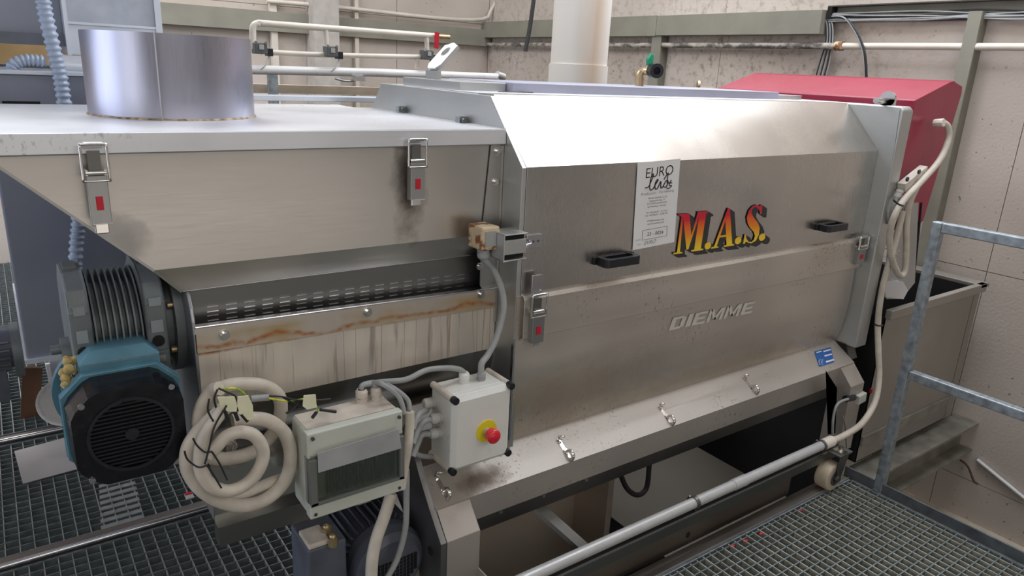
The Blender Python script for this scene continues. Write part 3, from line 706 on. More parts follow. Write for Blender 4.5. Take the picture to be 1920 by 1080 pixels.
# ------------------------------------------------------------------ emergency stop box
EB = thing('emergency_stop_box', (1.0, -.05, .52), 'white enclosure with a red mushroom button on a yellow disc', 'control box')
yf = -.118; x0, x1 = .912, 1.100; z1, z0 = .752, .530
bx = MB().box(x0, x1, yf+.030, .0, z0, z1); bx.build('enclosure', BOXW, EB, .004)
ld = MB(); ld.box(x0-.002, x1+.004, yf+.008, yf+.030, z0-.002, z1+.002); c = .014
ld.hexa([(x0+.004, yf+.008, z0+.004), (x1-.002, yf+.008, z0+.004), (x1-.002, yf+.009, z1-.004), (x0+.004, yf+.009, z1-.004), (x0+c, yf, z0+c), (x1-c, yf, z0+c), (x1-c, yf, z1-c), (x0+c, yf, z1-c)][0:0]) if False else None
ld.add([(x0, yf+.008, z0), (x1+.002, yf+.008, z0), (x1+.002, yf+.008, z1), (x0, yf+.008, z1), (x0+.012, yf-.002, z0+.012), (x1-.010, yf-.002, z0+.012), (x1-.010, yf-.002, z1-.012), (x0+.012, yf-.002, z1-.012)], [(4, 5, 6, 7), (0, 1, 5, 4), (1, 2, 6, 5), (2, 3, 7, 6), (3, 0, 4, 7)])
ld.build('cover', BOXW, EB, .003)
for sx, sz in ((x0+.004, z1-.004), (x1-.002, z1-.002), (x0+.002, z0+.004), (x1-.002, z0+.010)):
    MB().cyl((sx, 0, sz), (sx, yf+.01, sz), .010, 16).build('corner_pillar', BOXT, EB)
    MB().cyl((sx, yf+.010, sz), (sx, yf-.008, sz), .0105, 18).build('cover_screw', BLK, EB, .001)
ex, ez = P(912, 808, y=yf-.003).x, P(912, 808, y=yf-.003).z
MB().cyl((ex, yf-.002, ez), (ex, yf-.005, ez), .033, 36).build('yellow_disc', YEL, EB)
MB().cyl((ex, yf-.005, ez), (ex, yf-.030, ez), .011, 20).build('stem', GLND, EB)
MB().cyl((ex, yf-.024, ez), (ex, yf-.042, ez), .0195, 28, .021).ball((ex, yf-.042, ez), .021, 24, (1, .42, 1)).build('mushroom_button', REDB, EB)
def gland(p, d, r=.014, mat=GLND, par=None, L=.03, nm='cable_gland'):
    p = Vector(p); d = Vector(d).normalized()
    m = MB().cyl(p, p+d*L*.30, r*1.05, 6).cyl(p+d*L*.30, p+d*L*.42, r*.86, 18).cyl(p+d*L*.42, p+d*L*.8, r, 8).cyl(p+d*L*.8, p+d*L, r*.95, 16, r*.7)
    return m.build(nm, mat, par)
g1 = P(870, 716, z=z1); g1.y = max(-.10, min(-.01, g1.y)); g2 = P(902, 712, z=z1)
gland((g1.x, g1.y, z1), (0, 0, 1), .016, BOXW, EB); gland((g2.x, g2.y, z1), (0, 0, 1), .013, CAB_G, EB, .026)
gl = []
for i, (yy_, zz) in enumerate(((-.015, .70), (-.055, .672), (-.052, .625))):
    gland((x0, yy_, zz), (-1, 0, .1), .016, GLND, EB, .034); gl.append((x0-.03, yy_, zz))
# ------------------------------------------------------------------ breaker box
BBX = thing('breaker_box', (.64, -.05, .53), 'pale grey-green breaker box with a smoked window and grey tape on its front', 'control box')
bx0, bx1, bz0, bz1, byf = .514, .762, .526, .756, -.119
MB().box(bx0, bx1, byf+.028, .0, bz0, bz1).build('enclosure', BOXG, BBX, .010, seg=3)
# front bezel around the window
wz1 = P(600, 880, y=byf).z; fz0 = bz0+.040; fz1 = bz1-.066
m = MB(); m.box(bx0-.001, bx1+.001, byf+.004, byf+.030, fz1, bz1).box(bx0-.001, bx1+.001, byf, byf+.030, bz0, fz0); m.build('front_bezel', BOXG, BBX, .003)
MB().box(bx0-.001, bx1+.001, byf+.016, byf+.028, fz0, fz1).build('window_recess', plain('window_grey', (.30, .31, .29), .4), BBX)
MB().box(bx0+.008, bx1-.008, byf+.008, byf+.015, fz0+.006, fz1+.02).build('breaker_backing', BOXG, BBX)
m = MB()
for i in range(22): m.cyl((bx0+.045+i*.0085, byf+.004, fz0+.015), (bx0+.045+i*.0085, byf+.004, fz1-.01), .0028, 8)
m.build('window_ribs', STC, BBX, kind='stuff')
wn = MB(); wn.box(bx0+.002, bx1-.002, byf-.006, byf-.003, fz0+.001, fz1+.012); wn.box(bx0+.016, bx1-.012, byf-.010, byf-.006, fz0+.012, fz1); wn.build('smoked_window', SMOKE, BBX, .001)
m = MB(); 
for a in ((bx0, bx0+.018, fz0, fz1), (bx1-.014, bx1, fz0, fz1), (bx0, bx1, fz0, fz0+.008)): m.box(a[0], a[1], byf-.0075, byf+.012, a[2], a[3])
m.build('window_frame', SMOKF, BBX, .001)
tp = MB(); tp.hexa([(bx0+.018, byf-.012, fz1-.032), (bx1-.010, byf-.012, fz1-.030), (bx1-.010, byf-.010, fz1-.030), (bx0+.018, byf-.010, fz1-.032), (bx0+.018, byf-.012, fz1+.020), (bx1-.018, byf-.012, fz1+.026), (bx1-.018, byf-.010, fz1+.026), (bx0+.018, byf-.010, fz1+.020)])
tp.build('tape_strip', plain('dull_silver_tape', (.42, .43, .44), .5, .2), BBX)
for sx, sz in ((bx0+.012, bz1-.012), (bx1-.010, bz1-.014), (bx0+.012, bz0+.012), (bx1-.010, bz0+.012)):
    MB().cyl((sx, byf+.004, sz), (sx, byf-.002, sz), .0045, 12).build('screw', DKS, BBX)
MB().box(bx0+.008, bx1-.008, byf+.03, -.004, bz1-.001, bz1+.0008).build('dusty_top', BOXT, BBX)
gp = []
for px, py in ((667, 742), (679, 752), (705, 748)):
    q = P(px, py, z=bz1); q.y = max(-.095, min(-.012, q.y)); gland((q.x, q.y, bz1), (0, 0, 1), .0155, BOXT, BBX, .034); gp.append((q.x, q.y, bz1+.03))
# ------------------------------------------------------------------ cables near the boxes
def cable(name, pts, r, mat, label, group=None, cat='cable', n=10, sub=6):
    return MB().tube(pts, r, n, sub).build(name, mat, None, label=label, cat=cat, group=group)
a = gp[2]; b = (g1.x, g1.y, z1+.028)
cable('grey_cable', [a, (a[0]+.005, a[1], a[2]+.016), P(760, 712, y=-.05), P(800, 694, y=-.05), P(840, 690, y=-.05), P(862, 693, y=b[1]), b], .0078, CAB_G, 'grey cable arching between the tops of the two control boxes')
for k, (a, b2, e_) in enumerate(((gp[0], (720, 722), (758, 776)), (gp[1], (735, 726), (768, 768)))):
    cable('grey_cable', [a, (a[0]+.004, a[1], a[2]+.014), P(a_ := 700+k*14, 717+k*3, y=a[1]), P(*b2, y=-.06), P(b2[0]+28, b2[1]+22, y=-.07), P(*e_, y=-.08)], .0066, CAB_G, ('left' if k == 0 else 'right')+' grey cable looping from the breaker box glands into the taped bundle', None)
cable('taped_cable_bundle', [P(768, 772, y=-.085), P(768, 800, y=-.09), P(764, 840, y=-.10), P(757, 880, y=-.10), P(752, 915, y=-.10)], .0125, CAB_C, 'beige sleeved cable bundle hanging between the breaker box and the stop box')
cable('grey_cable', [P(762, 880, y=-.09), P(762, 930, y=-.09), P(760, 990, y=-.09), P(746, 1045, y=-.09), P(725, 1085, y=-.09)], .0085, CAB_G, 'grey cable hanging down in front of the lower motor')
cable('beige_hose', [P(734, 925, y=-.06), P(722, 965, y=-.07), P(706, 1010, y=-.08), P(698, 1050, y=-.09), P(696, 1095, y=-.09)], .0165, CAB_C, 'thick beige cable dropping from under the breaker box past the lower motor', cat='cable')
for i, g in enumerate(gl):
    ends = ((772, 778), (772, 806), (774, 830))[i]
    cable('grey_cable', [(g[0]+.005, g[1], g[2]), P(800-i*4, (768, 790, 815)[i], y=g[1]-.005), P(784, ends[1], y=-.06), P(774, ends[1]+26, y=-.075)], .0085, CAB_G, ('topmost', 'middle', 'lowest')[i]+' of three grey cables curving out of the left side of the stop box')
cable('grey_cable', [P(770, 800, y=-.06), P(768, 838, y=-.06), P(785, 853, y=-.05), P(812, 856, y=-.02), P(840, 850, y=.0)], .0075, CAB_G, 'grey cable sagging under the left side of the white stop box')
# ------------------------------------------------------------------ coiled cable
CC = thing('coiled_cable', P(445, 950, y=-.03), 'thick dirty-cream cable coiled and cable-tied, hanging left of the breaker box', 'cable')
def CP(l, y0): return [P(a, b, y=y0+(c if len(r) else 0)) for (a, b, *r) in l for c in [r[0] if r else 0]]
MB().tube(CP([(412, 728, -.02), (396, 735), (378, 765), (372, 800), (380, 842, .02), (410, 860, .03), (470, 850, .03), (510, 815, .03), (526, 775, .02), (522, 742, .01), (495, 724), (455, 720), (420, 726), (400, 745, .01)], .01), .0165, 14, 6).build('cable_loop', CAB_C, CC)
MB().tube(CP([(436, 790, .0), (470, 785), (505, 790), (535, 815), (545, 855), (535, 900), (500, 935), (455, 948), (410, 938), (375, 915), (353, 880), (352, 845), (368, 815), (392, 790), (425, 762)], -.04), .0165, 14, 6).build('cable_loop', CAB_C, CC)
MB().tube(CP([(425, 762, .01), (405, 785), (385, 815), (376, 850), (378, 885), (398, 912), (430, 920), (465, 905), (488, 875), (493, 845), (478, 818), (452, 810), (425, 818), (405, 838), (390, 856)], -.075), .0150, 14, 6).build('cable_loop', CAB_C, CC)
MB().tube(CP([(420, 935), (460, 925), (505, 905), (545, 890, .03)], -.02), .013, 12, 6).build('cable_loop', CAB_C, CC)
MB().tube(CP([(470, 748), (490, 746), (505, 745)], -.03), .008, 12, 4).build('grey_cable_end', CAB_G, CC)
for l in ([(346, 846), (352, 862), (372, 876), (388, 872)], [(362, 822), (370, 836), (385, 848), (398, 846)], [(388, 872), (400, 890), (415, 915)], [(398, 848), (412, 870), (426, 900)], [(392, 748), (390, 770), (400, 790)], [(425, 760), (402, 800), (392, 840), (384, 870)]):
    MB().tube(CP(l, -.098), .0022, 6, 5).build('cable_tie', CAB_B, CC)
# loose conductors with tape flags
m = MB()
for l in ([(412, 730), (440, 728), (458, 738), (468, 752)], [(505, 747), (540, 752), (575, 748), (590, 756), (596, 772)]): MB().tube(CP(l, -.055), .0022, 6, 6).build('earth_wire', YGW, CC)
for l in ([(410, 728), (425, 735), (440, 742), (446, 755)], [(408, 730), (402, 745), (404, 760), (412, 780)], [(505, 742), (530, 744), (556, 750), (600, 750), (620, 748)], [(530, 745), (555, 758), (570, 765)], [(560, 755), (548, 768), (536, 775)]):
    MB().tube(CP(l, -.06), .0024, 6, 6).build('conductor', CAB_B, CC)
for l in ([(420, 765), (428, 790)], [(440, 772), (446, 788)], [(452, 776), (464, 790)], [(600, 768), (630, 772)], [(594, 772), (585, 784)]):
    MB().tube(CP(l, -.085), .0042, 6, 1).build('taped_wire_end', CAB_B, CC)
for l in ([(408, 745), (440, 744), (448, 772), (430, 772), (416, 768)], [(446, 744), (466, 742), (474, 760), (476, 786), (464, 788), (444, 772)], [(570, 742), (592, 740), (594, 764), (576, 768), (568, 762)]):
    MB().prism(CP(l, -.088), (0, .003, 0)).build('tape_flag', TAPE, CC)

# ------------------------------------------------------------------ limit switch at hood corner
LS = thing('limit_switch', P(925, 450, y=.03), 'rusty cream interlock switch with a steel bracket at the hood corner', 'switch')
q = P(905, 452, y=.05)
sx0, sx1, sz0, sz1 = P(904, 440, y=.0).x, P(938, 440, y=.0).x, P(920, 470, y=.0).z, P(920, 426, y=.0).z
t = NT('rusty_cream_paint'); t.col(t.ramp(t.noise(32, detail=4), [(.50, (.62, .50, .33)), (.56, (.25, .10, .04))])); t.rough(.5); RCR = t.m
MB().box(sx0, sx1, .0, .075, sz0, sz1).build('housing', RCR, LS, .006)
MB().box(sx0+.010, sx1-.014, -.003, .001, sz0+.012, sz1-.012).build('data_plate', STP, LS)
hx0, hx1 = P(938, 450, y=-.02).x, P(982, 450, y=-.02).x
bz0_, bz1_ = P(960, 487, y=-.03).z, P(960, 438, y=-.03).z
m = MB(); m.box(hx0, hx0+.003, -.04, .09, bz0_, bz1_).box(hx0, hx1, -.04, .04, bz1_-.003, bz1_).box(hx0, hx1, -.04, .04, bz0_, bz0_+.003).box(hx0+.003, hx1-.004, -.039, -.03, bz0_+.018, bz1_-.016)
m.build('bracket', STP, LS, .001)
MB().box(hx0+.004, hx1-.004, -.026, .02, bz0_+.004, bz1_-.004).build('key_slot', VOID, LS)
m = MB().tube([(hx1-.005, -.034, (bz0_+bz1_)/2), (hx1+.015, -.034, (bz0_+bz1_)/2+.003), (hx1+.030, -.010, (bz0_+bz1_)/2+.004)], .0045, 8, 4); m.build('actuator_key', STC, LS)
gland(((sx0+sx1)/2, .035, sz0), (0, 0, -1), .019, CAB_G, LS, .032)
cable('grey_cable', [((sx0+sx1)/2, .035, sz0-.03), P(925, 505, y=.03), P(940, 540, y=.015), P(944, 580, y=.0), P(932, 630, y=-.015), P(915, 665, y=-.03), (g2.x, g2.y, z1+.05), (g2.x, g2.y, z1+.02)], .0095, CAB_G, 'grey cable curving down from the rusty switch to the stop box')
# ------------------------------------------------------------------ gear motor
GM = thing('gear_motor', (.19, .2, .70), 'worm gear motor with grey finned gearbox, teal body and black fan cowl', 'motor')
yf0 = -.005; fx0, fx1, fz0_, fz1_ = .052, .281, .690, .918; fc = .045
fcx, fcz = (fx0+fx1)/2, (fz0_+fz1_)/2
def octo(x0, x1, z0, z1, c, d=0): return [(x0+c, z0+d), (x1-c, z0+d), (x1-d, z0+c), (x1-d, z1-c), (x1-c, z1-d), (x0+c, z1-d), (x0+d, z1-c), (x0+d, z0+c)]
cw = MB()
O_ = [(p[0], yf0, p[1]) for p in octo(fx0+.006, fx1-.006, fz0_+.006, fz1_-.006, fc)]; O2 = [(p[0], yf0+.08, p[1]) for p in octo(fx0, fx1, fz0_, fz1_, fc)]
n = 40; Rg = .080
def oct_r(a):
    c_, s_ = abs(math.cos(a)), abs(math.sin(a)); h = (fx1-fx0)/2-.006; k = 1/max(c_/h, s_/h, (c_+s_)/(2*h-fc)); return k
inn = [(fcx+Rg*math.cos(2*PI*i/n), yf0, fcz+Rg*math.sin(2*PI*i/n)) for i in range(n)]
out = [(fcx+oct_r(2*PI*i/n)*math.cos(2*PI*i/n), yf0, fcz+oct_r(2*PI*i/n)*math.sin(2*PI*i/n)) for i in range(n)]
outb = [(x*1.0+(x-fcx)*.05, yf0+.085, z+(z-fcz)*.05) for x, y, z in out]; innb = [(x, yf0+.010, z) for x, y, z in inn]
for A_, B_ in ((inn, out), (out, outb), (innb, inn)): cw.add(A_+B_, [(i, (i+1) % n, n+(i+1) % n, n+i) for i in range(n)])
cw.build('fan_cowl', BLKS, GM)
MB().cyl((fcx, yf0+.012, fcz), (fcx, yf0+.016, fcz), Rg-.001, 32).build('cowl_inside', VOID, GM)
for i in range(17):
    z = fcz-.072+i*.009; w = math.sqrt(max(0, Rg**2-(z-fcz)**2)); MB().box(fcx-w, fcx+w, yf0+.001, yf0+.007, z-.0018, z+.0018).build('grille_slat', BLK, GM)
MB().cyl((fcx, yf0+.001, fcz), (fcx, yf0-.003, fcz), .014, 20).build('grille_hub', BLK, GM)
MB().ring((fcx, yf0, fcz), (fcx, yf0-.004, fcz), Rg+.006, Rg-.001, 40).build('grille_rim', BLK, GM)
for a, b in ((fx0+.028, fz1_-.028), (fx1-.028, fz1_-.022), (fx0+.030, fz0_+.026)): MB().cyl((a, yf0, b), (a, yf0-.004, b), .0065, 14).build('cowl_screw', CHR, GM)
MB().ext(octo(fx0-.004, fx1+.004, fz0_-.004, fz1_+.006, fc), 'y', .078, .10).build('cowl_collar', TEAL, GM, .002)
MB().cyl((fcx, .10, fcz), (fcx, .30, fcz), .098, 36).build('motor_body', TEAL, GM)
for i in range(22):
    a = PI*.06+i*PI*.88/21; cxn, czn = math.cos(a), math.sin(a); u = Vector((cxn, 0, czn)); w = Vector((-czn, 0, cxn))*.0016
    p = Vector((fcx, .10, fcz))+u*.096; q = p+u*.018; D_ = Vector((0, .17, 0))
    MB().hexa([p-w, p+w, p+w+D_, p-w+D_, q-w, q+w, q+w+D_, q-w+D_]).build('cooling_fin', TEAL, GM)
tz = .905
MB().box(fcx-.075, fcx+.085, .095, .235, tz, tz+.035).build('terminal_box', TEAL, GM, .003)
m = MB(); m.hexa([(fcx-.077, .092, tz+.035), (fcx+.087, .092, tz+.035), (fcx+.087, .238, tz+.035), (fcx-.077, .238, tz+.035), (fcx-.05, .115, tz+.058), (fcx+.06, .115, tz+.058), (fcx+.06, .225, tz+.058), (fcx-.05, .225, tz+.058)]); m.build('terminal_box_lid', TEAL, GM, .003)
m = MB()
for i in range(18): m.ball((fcx-.085+random.uniform(-.02, .012), .12+random.uniform(-.02, .05), tz+.005+random.uniform(-.02, .03)), random.uniform(.006, .012), 8)
m.build('dried_foam', plain('dried_yellow_foam', (.45, .34, .14), .9, 0, .3, 60, .4), GM)
# round flange between motor and gearbox
MB().cyl((fcx, .245, fcz+.01), (fcx, .27, fcz+.01), .128, 40).build('motor_flange', TEAL, GM)
# gearbox: two pierced end castings and a finned drum
def endcast(xa, xb, nm='gearbox_end'):
    yc, zc = .30, .975
    pf = [(.155, .84), (.155, 1.04), (.180, 1.085), (.245, 1.112), (.34, 1.112), (.41, 1.06), (.44, .95), (.42, .84)]
    e = MB().ext(pf, 'x', xa, xb).build(nm, GEAR, GM, .005)
    for z_, h_ in ((1.045, .020), (.985, .030)): MB().box(xa+.010, xb-.010, .151, .156, z_-h_/2, z_+h_/2).build('casting_pocket', plain('pale_pocket', (.27, .31, .33), .5, .2), e)
    MB().cyl(((xa+xb)/2, .149, .948), ((xa+xb)/2, .156, .948), .013, 20).build('bolt_hole', VOID, e)
    MB().box(xa+.004, xb-.004, .149, .155, .918, .924).build('casting_rib', GEAR, e)
    for yy_, zz in ((.295, 1.113),): MB().box(xa+.008, xb-.008, yy_-.03, yy_+.03, zz-.004, zz+.006).build('casting_rib', GEAR, e)
endcast(.088, .130); endcast(.238, .284)
MB().cyl((.13, .30, .955), (.24, .30, .955), .108, 40).build('gearbox_drum', GEAR, GM)
for i in range(8):
    x = .136+i*.0135; MB().cyl((x, .30, .958), (x+.0035, .30, .958), .138, 8 if False else 44).build('gearbox_fin', GEAR, GM)
MB().box(.128, .242, .27, .44, .84, .98).build('gearbox_base', GEAR, GM, .004)
MB().cyl((.284, .32, .96), (.306, .32, .96), .115, 36).cyl((.306, .32, .96), (.326, .32, .96), .150, 44).build('output_flange', GEAR, GM)
for a in (.6, 1.9, 2.7, 3.6, 4.6, 5.6): MB().cyl((.294, .32+.132*math.cos(a), .96+.132*math.sin(a)), (.312, .32+.132*math.cos(a), .96+.132*math.sin(a)), .009, 6).build('flange_bolt', BRASS, GM)
MB().cyl((.070, .25, .915), (.09, .25, .915), .040, 24).cyl((.05, .25, .93), (.072, .25, .93), .012, 10).build('side_cap', GEAR, GM)
q = P(270, 610, y=.15); MB().box(.252, .272, .1505, .153, .895, .912).build('data_plate', STP, GM)
# ------------------------------------------------------------------ lower motor
LM = thing('lower_motor', (.72, .05, .05), 'dark blue-grey electric motor with perforated fan cowl under the breaker box', 'motor')
mc = P(735, 1062, y=-.04); mx, mz = mc.x, mc.z
prf = [(0.108, -.005), (.112, -.04), (.104, -.068), (.085, -.084), (0, -.088)]
m = MB(); n = 40
cir = lambda r, y: [(mx+r*math.cos(2*PI*i/n), y, mz+r*math.sin(2*PI*i/n)) for i in range(n)]
rr_ = [cir(r, y+.03) for r, y in ((.108, .0), (.112, -.035), (.104, -.062), (.085, -.078), (.004, -.082))]
for a, b in zip(rr_, rr_[1:]): m.add(a+b, [(i, (i+1) % n, n+(i+1) % n, n+i) for i in range(n)], True)
m.build('fan_cowl', NAVY, LM)
m = MB()
for i in range(-6, 7):
    for j in range(-6, 3):
        x, z = i*.0115, j*.0115
        if x*x+z*z < .073**2: m.box(mx+x-.004, mx+x+.004, -.0535, -.047, mz+z-.004, mz+z+.004)
m.build('vent_holes', VOID, LM, kind='stuff')
MB().cyl((mx, .03, mz), (mx, .30, mz), .098, 36).build('motor_body', NAVY, LM)
for i in range(16):
    a = PI*.05+i*PI*.9/15; u = Vector((math.cos(a), 0, math.sin(a))); w = Vector((-math.sin(a), 0, math.cos(a)))*.002
    p = Vector((mx, .04, mz))+u*.096; q = p+u*.024; D_ = Vector((0, .24, 0)); MB().hexa([p-w, p+w, p+w+D_, p-w+D_, q-w, q+w, q+w+D_, q-w+D_]).build('cooling_fin', NAVY, LM)
tx0 = P(572, 1000, y=-.01).x; tbz = P(600, 1000, y=.0).z
MB().box(tx0, tx0+.105, -.03, .11, mz-.16, tbz-.02).build('terminal_box', NAVY, LM, .006)
MB().box(tx0+.002, tx0+.06, -.028, .05, tbz-.021, tbz-.006).build('dusty_terminal_lid', BOXT, LM, .004)
for k, (px, py) in enumerate(((612, 992), (624, 1010))):
    q = P(px, py, z=tbz); MB().cyl((q.x, q.y, tbz-.02), (q.x, q.y, tbz+.006), .014, 8).ball((q.x, q.y, tbz+.006), .010, 10).build('blanking_plug', BRASS, LM)
MB().box(mx-.03, mx+.01, .12, .17, mz+.118, mz+.13).build('nameplate_pad', BOXT, LM)
MB().box(mx-.1, mx+.1, .05, .28, .0, mz-.08).build('motor_foot', NAVY, LM)

# ------------------------------------------------------------------ red belt guard
RG = thing('belt_guard', (3.35, .3, .95), 'glossy red folded sheet guard behind the far end of the machine', 'guard')
ry = -.03
gA = P(1716, 188, y=ry); gB = P(1785, 152, y=ry); gC = P(1806, 162, y=ry); gD = P(1735, 415, y=ry)
zb_ = gD.z; prof = [(gA.x, zb_), (gA.x, gA.z)]
prof += [(gB.x-.01, gB.z-.004), (gB.x+.02, gB.z+.002), (gB.x+.05, gB.z-.006), (gC.x-.005, gC.z), (gC.x+.004, gC.z-.03), (gD.x-.02, zb_)]
yg = P(1345, 160, x=gA.x).y; 
MB().ext(prof, 'y', ry, yg).build('guard_shell', REDG, RG, .004)
MB().ext([(gA.x, zb_-.02), (gA.x, zb_), (gD.x-.02, zb_), (gD.x-.05, zb_-.02)], 'y', ry+.005, yg-.01).build('guard_flange', REDG, RG)
# ------------------------------------------------------------------ second switch and cable at the end frame
E2 = thing('safety_switch', P(1700, 340, y=-.09), 'small grey-cream safety switch with black screws on the end frame below the red guard', 'switch')
def boxdir(c, u, hu, hv, hn, name, mat, par, bev=.003):
    """box with long direction u in the x-z plane"""
    u = Vector(u).normalized(); v = Vector((0, 1, 0)); n_ = u.cross(v)
    c = Vector(c); pts = []
    for sn in (-1, 1):
        for su, sv_ in ((-1, -1), (1, -1), (1, 1), (-1, 1)): pts.append(c+u*hu*su+v*hv*sv_+n_*hn*sn)
    return MB().hexa(pts).build(name, mat, par, bev)
sA = P(1690, 352, y=-.09); sB = P(1732, 318, y=-.09); u_ = (sB-sA)
boxdir((sA+sB)/2, u_, u_.length/2, .018, .020, 'housing', BOXT, E2)
for (px, py) in ((1700, 336), (1722, 322)): q = P(px, py, y=-.109); MB().cyl(q, q+Vector((0, -.006, 0)), .010, 18).build('screw_cap', BLK, E2)
gland(sA+Vector((-.005, 0, -.01)), (-.4, 0, -1), .016, GLND, E2, .04)
MB().tube([sA+Vector((-.02, 0, -.04)), sA+Vector((-.035, 0, -.09)), P(1668, 420, y=-.08)], .010, 10, 4).build('lead', CAB_G, E2)
# tensioner bracket plate with coiled spring
PL = MB().prism([P(1705, 385, y=-.055), P(1722, 380, y=-.055), P(1715, 530, y=-.055), P(1690, 560, y=-.055), P(1662, 560, y=-.055), P(1672, 470, y=-.055)], (0, .02, 0)).build('bracket_plate', STP, None, .002, label='pale steel bracket plate behind the looped cream cable on the end frame', cat='bracket')
MB().prism([P(1662, 530, y=-.085), P(1692, 528, y=-.085), P(1702, 545, y=-.085), P(1694, 560, y=-.085), P(1660, 556, y=-.085)], (0, .03, 0)).build('cover_block', STB, None, .003, label='angular pale steel block at the lower end of the bracket plate', cat='bracket')
m = MB(); pts = []
for i in range(60): a = i*PI/5; pts.append(P(1682+4*math.cos(a), 470+i*.45, y=-.075+.006*math.sin(a)))
m.tube(pts, .0018, 6, 1).build('spring', CHR, None, label='small bright coil spring inside the loop of the cream cable', cat='spring')
cable('dark_gap_strip', [P(1727, 380, y=-.03), P(1720, 450, y=-.03), P(1713, 520, y=-.03)], .007, BLK, 'black strip put in for the dark gap along the right edge of the end frame', cat='strip')  # dark gap imitated by a black strip
lt_ = latchp
L2 = thing('spare_latch', P(1690, 600, y=-.05), 'small latch with a red tab lying sideways below the end bracket', 'latch')
boxdir(P(1690, 600, y=-.07), P(1705, 592, y=-.07)-P(1675, 606, y=-.07), .045, .012, .011, 'latch_body', CHR, L2)
boxdir(P(1693, 603, y=-.085), P(1705, 592, y=-.07)-P(1675, 606, y=-.07), .014, .004, .005, 'red_tab', REDT, L2)
MB().tube([P(1700, 585, y=-.085), P(1712, 580, y=-.085), P(1712, 600, y=-.085), P(1700, 606, y=-.085)], .003, 8, 3).build('wire_loop', CHR, L2)
# cream cable from the red guard, looping and running down to the conduit
LC = thing('cream_cable', P(1600, 815, y=-.2), 'cream cable looping from the red guard down the end frame to the white conduit', 'cable')
MB().cyl(P(1752, 231, y=-.06), P(1770, 230, y=-.10), .018, 8).build('gland', CREAMP, LC, .001)
MB().tube([P(1768, 230, y=-.09), P(1777, 238, y=-.10), P(1778, 262, y=-.11), P(1762, 300, y=-.12), P(1728, 340, y=-.125), P(1695, 375, y=-.125), P(1676, 408, y=-.12), P(1668, 445, y=-.11), P(1672, 485, y=-.11), P(1686, 516, y=-.11), P(1696, 508, y=-.105), P(1699, 470, y=-.10), P(1700, 420, y=-.09), P(1706, 380, y=-.085), P(1722, 345, y=-.085)], .0135, 12, 6).build('upper_run', CAB_C, LC)
MB().tube([P(1693, 395, y=-.075), P(1680, 450, y=-.08), P(1662, 510, y=-.085), P(1651, 560, y=-.09), P(1646, 610, y=-.10), P(1647, 660, y=-.13), P(1648, 710, y=-.16), P(1640, 755, y=-.19), P(1615, 795, y=-.22), P(1580, 818, y=-.245), P(1560, 826, y=-.25)], .0135, 12, 6).build('lower_run', CAB_C, LC)
for a, b in (((1675, 375), (1693, 386)), ((1640, 608), (1655, 610))):
    MB().tube([P(*a, y=-.14), P((a[0]+b[0])/2, (a[1]+b[1])/2+2, y=-.145), P(*b, y=-.14)], .004, 6, 3).build('cable_tie', CAB_B, LC)
# ------------------------------------------------------------------ conduit, trolley rail and wheel
CY, CZ = -.25, .199
CO = thing('white_conduit', (1.9, CY, CZ-.02), 'pale plastic conduit pipe clipped along the steel rail below the machine', 'pipe')
MB().cyl((.95, CY, CZ), (2.60, CY, CZ), .0185, 24).build('pipe', ALU, CO)
MB().cyl((2.02, CY, CZ), (2.09, CY, CZ), .0205, 24).build('coupling', ALU, CO)
MB().cyl((2.585, CY, CZ), (2.655, CY, CZ), .0225, 24).build('end_socket', CREAMP, CO)
for px in (1302, 1540):
    x = P(px, 945 if px == 1302 else 838, y=CY).x
    MB().ring((x-.007, CY, CZ), (x+.007, CY, CZ), .0225, .018, 24).box(x-.007, x+.007, CY-.01, CY+.01, CZ-.04, CZ-.02).cyl((x, CY+.03, CZ-.005), (x, CY+.022, CZ+.012), .005, 8).build('pipe_clip', DKS, CO)
TR = thing('trolley_frame', (1.9, -.22, 0), 'long low steel channel frame with a nylon wheel running under the conduit', 'frame')
MB().sheet([(-.262, .125), (-.262, .170), (-.225, .170), (-.225, .125)], .003, 'x', .95, 2.70).build('rail_channel', DKS, TR, .001)
MB().box(.95, 2.70, -.266, -.262, .164, .172).build('rail_edge', STC, TR)
MB().box(.95, 2.45, -.222, -.218, .0, .15).build('apron_sheet', steel('apron_steel', (.30, .27, .23), .4, 'x'), TR)
MB().box(.95, 2.78, -.285, -.235, -.02, .006).build('floor_angle', steel('angle_steel', (.22, .20, .18), .5, 'x'), TR, .001)
MB().box(.95, 2.78, -.292, -.288, -.02, .010).build('floor_angle_edge', STD, TR)
q = P(1290, 1003, y=-.222); MB().cyl((q.x, -.2225, q.z), (q.x, -.220, q.z), .012, 16).build('apron_hole', VOID, TR)
wc = P(1552, 886, y=-.27); wx, wz = wc.x, .062
MB().cyl((wx, -.305, wz), (wx, -.245, wz), .061, 36).build('wheel', NYL, TR, .008)
MB().ring((wx, -.309, wz), (wx, -.305, wz), .034, .016, 24).cyl((wx, -.322, wz), (wx, -.30, wz), .014, 8).build('wheel_hub', DKS, TR)
MB().ext([(wx-.012, wz-.018), (wx+.016, wz-.018), (wx+.055, .165), (wx-.01, .165)], 'y', -.316, -.311).box(wx-.02, wx+.07, -.32, -.22, .163, .171).build('wheel_fork', DKS, TR, .001)
MB().box(wx+.00, wx+.035, -.32, -.27, .171, .177).cyl((wx+.018, -.295, .175), (wx+.018, -.295, .195), .010, 6).build('wheel_bolt', CHR, TR)
for i, (px, py) in enumerate(((1373, 1022), (1398, 1012), (1428, 998), (1500, 955))):
    q = P(px, py, z=.0); MB().ball((q.x, q.y, -.004), .012, 8, (1.3, .6, .25)).build('red_splash', REDT, None, label=('leftmost', 'second', 'third', 'rightmost')[i]+' of the small red bits on the grating edge below the conduit', cat='debris', group='red bits on the grating edge')
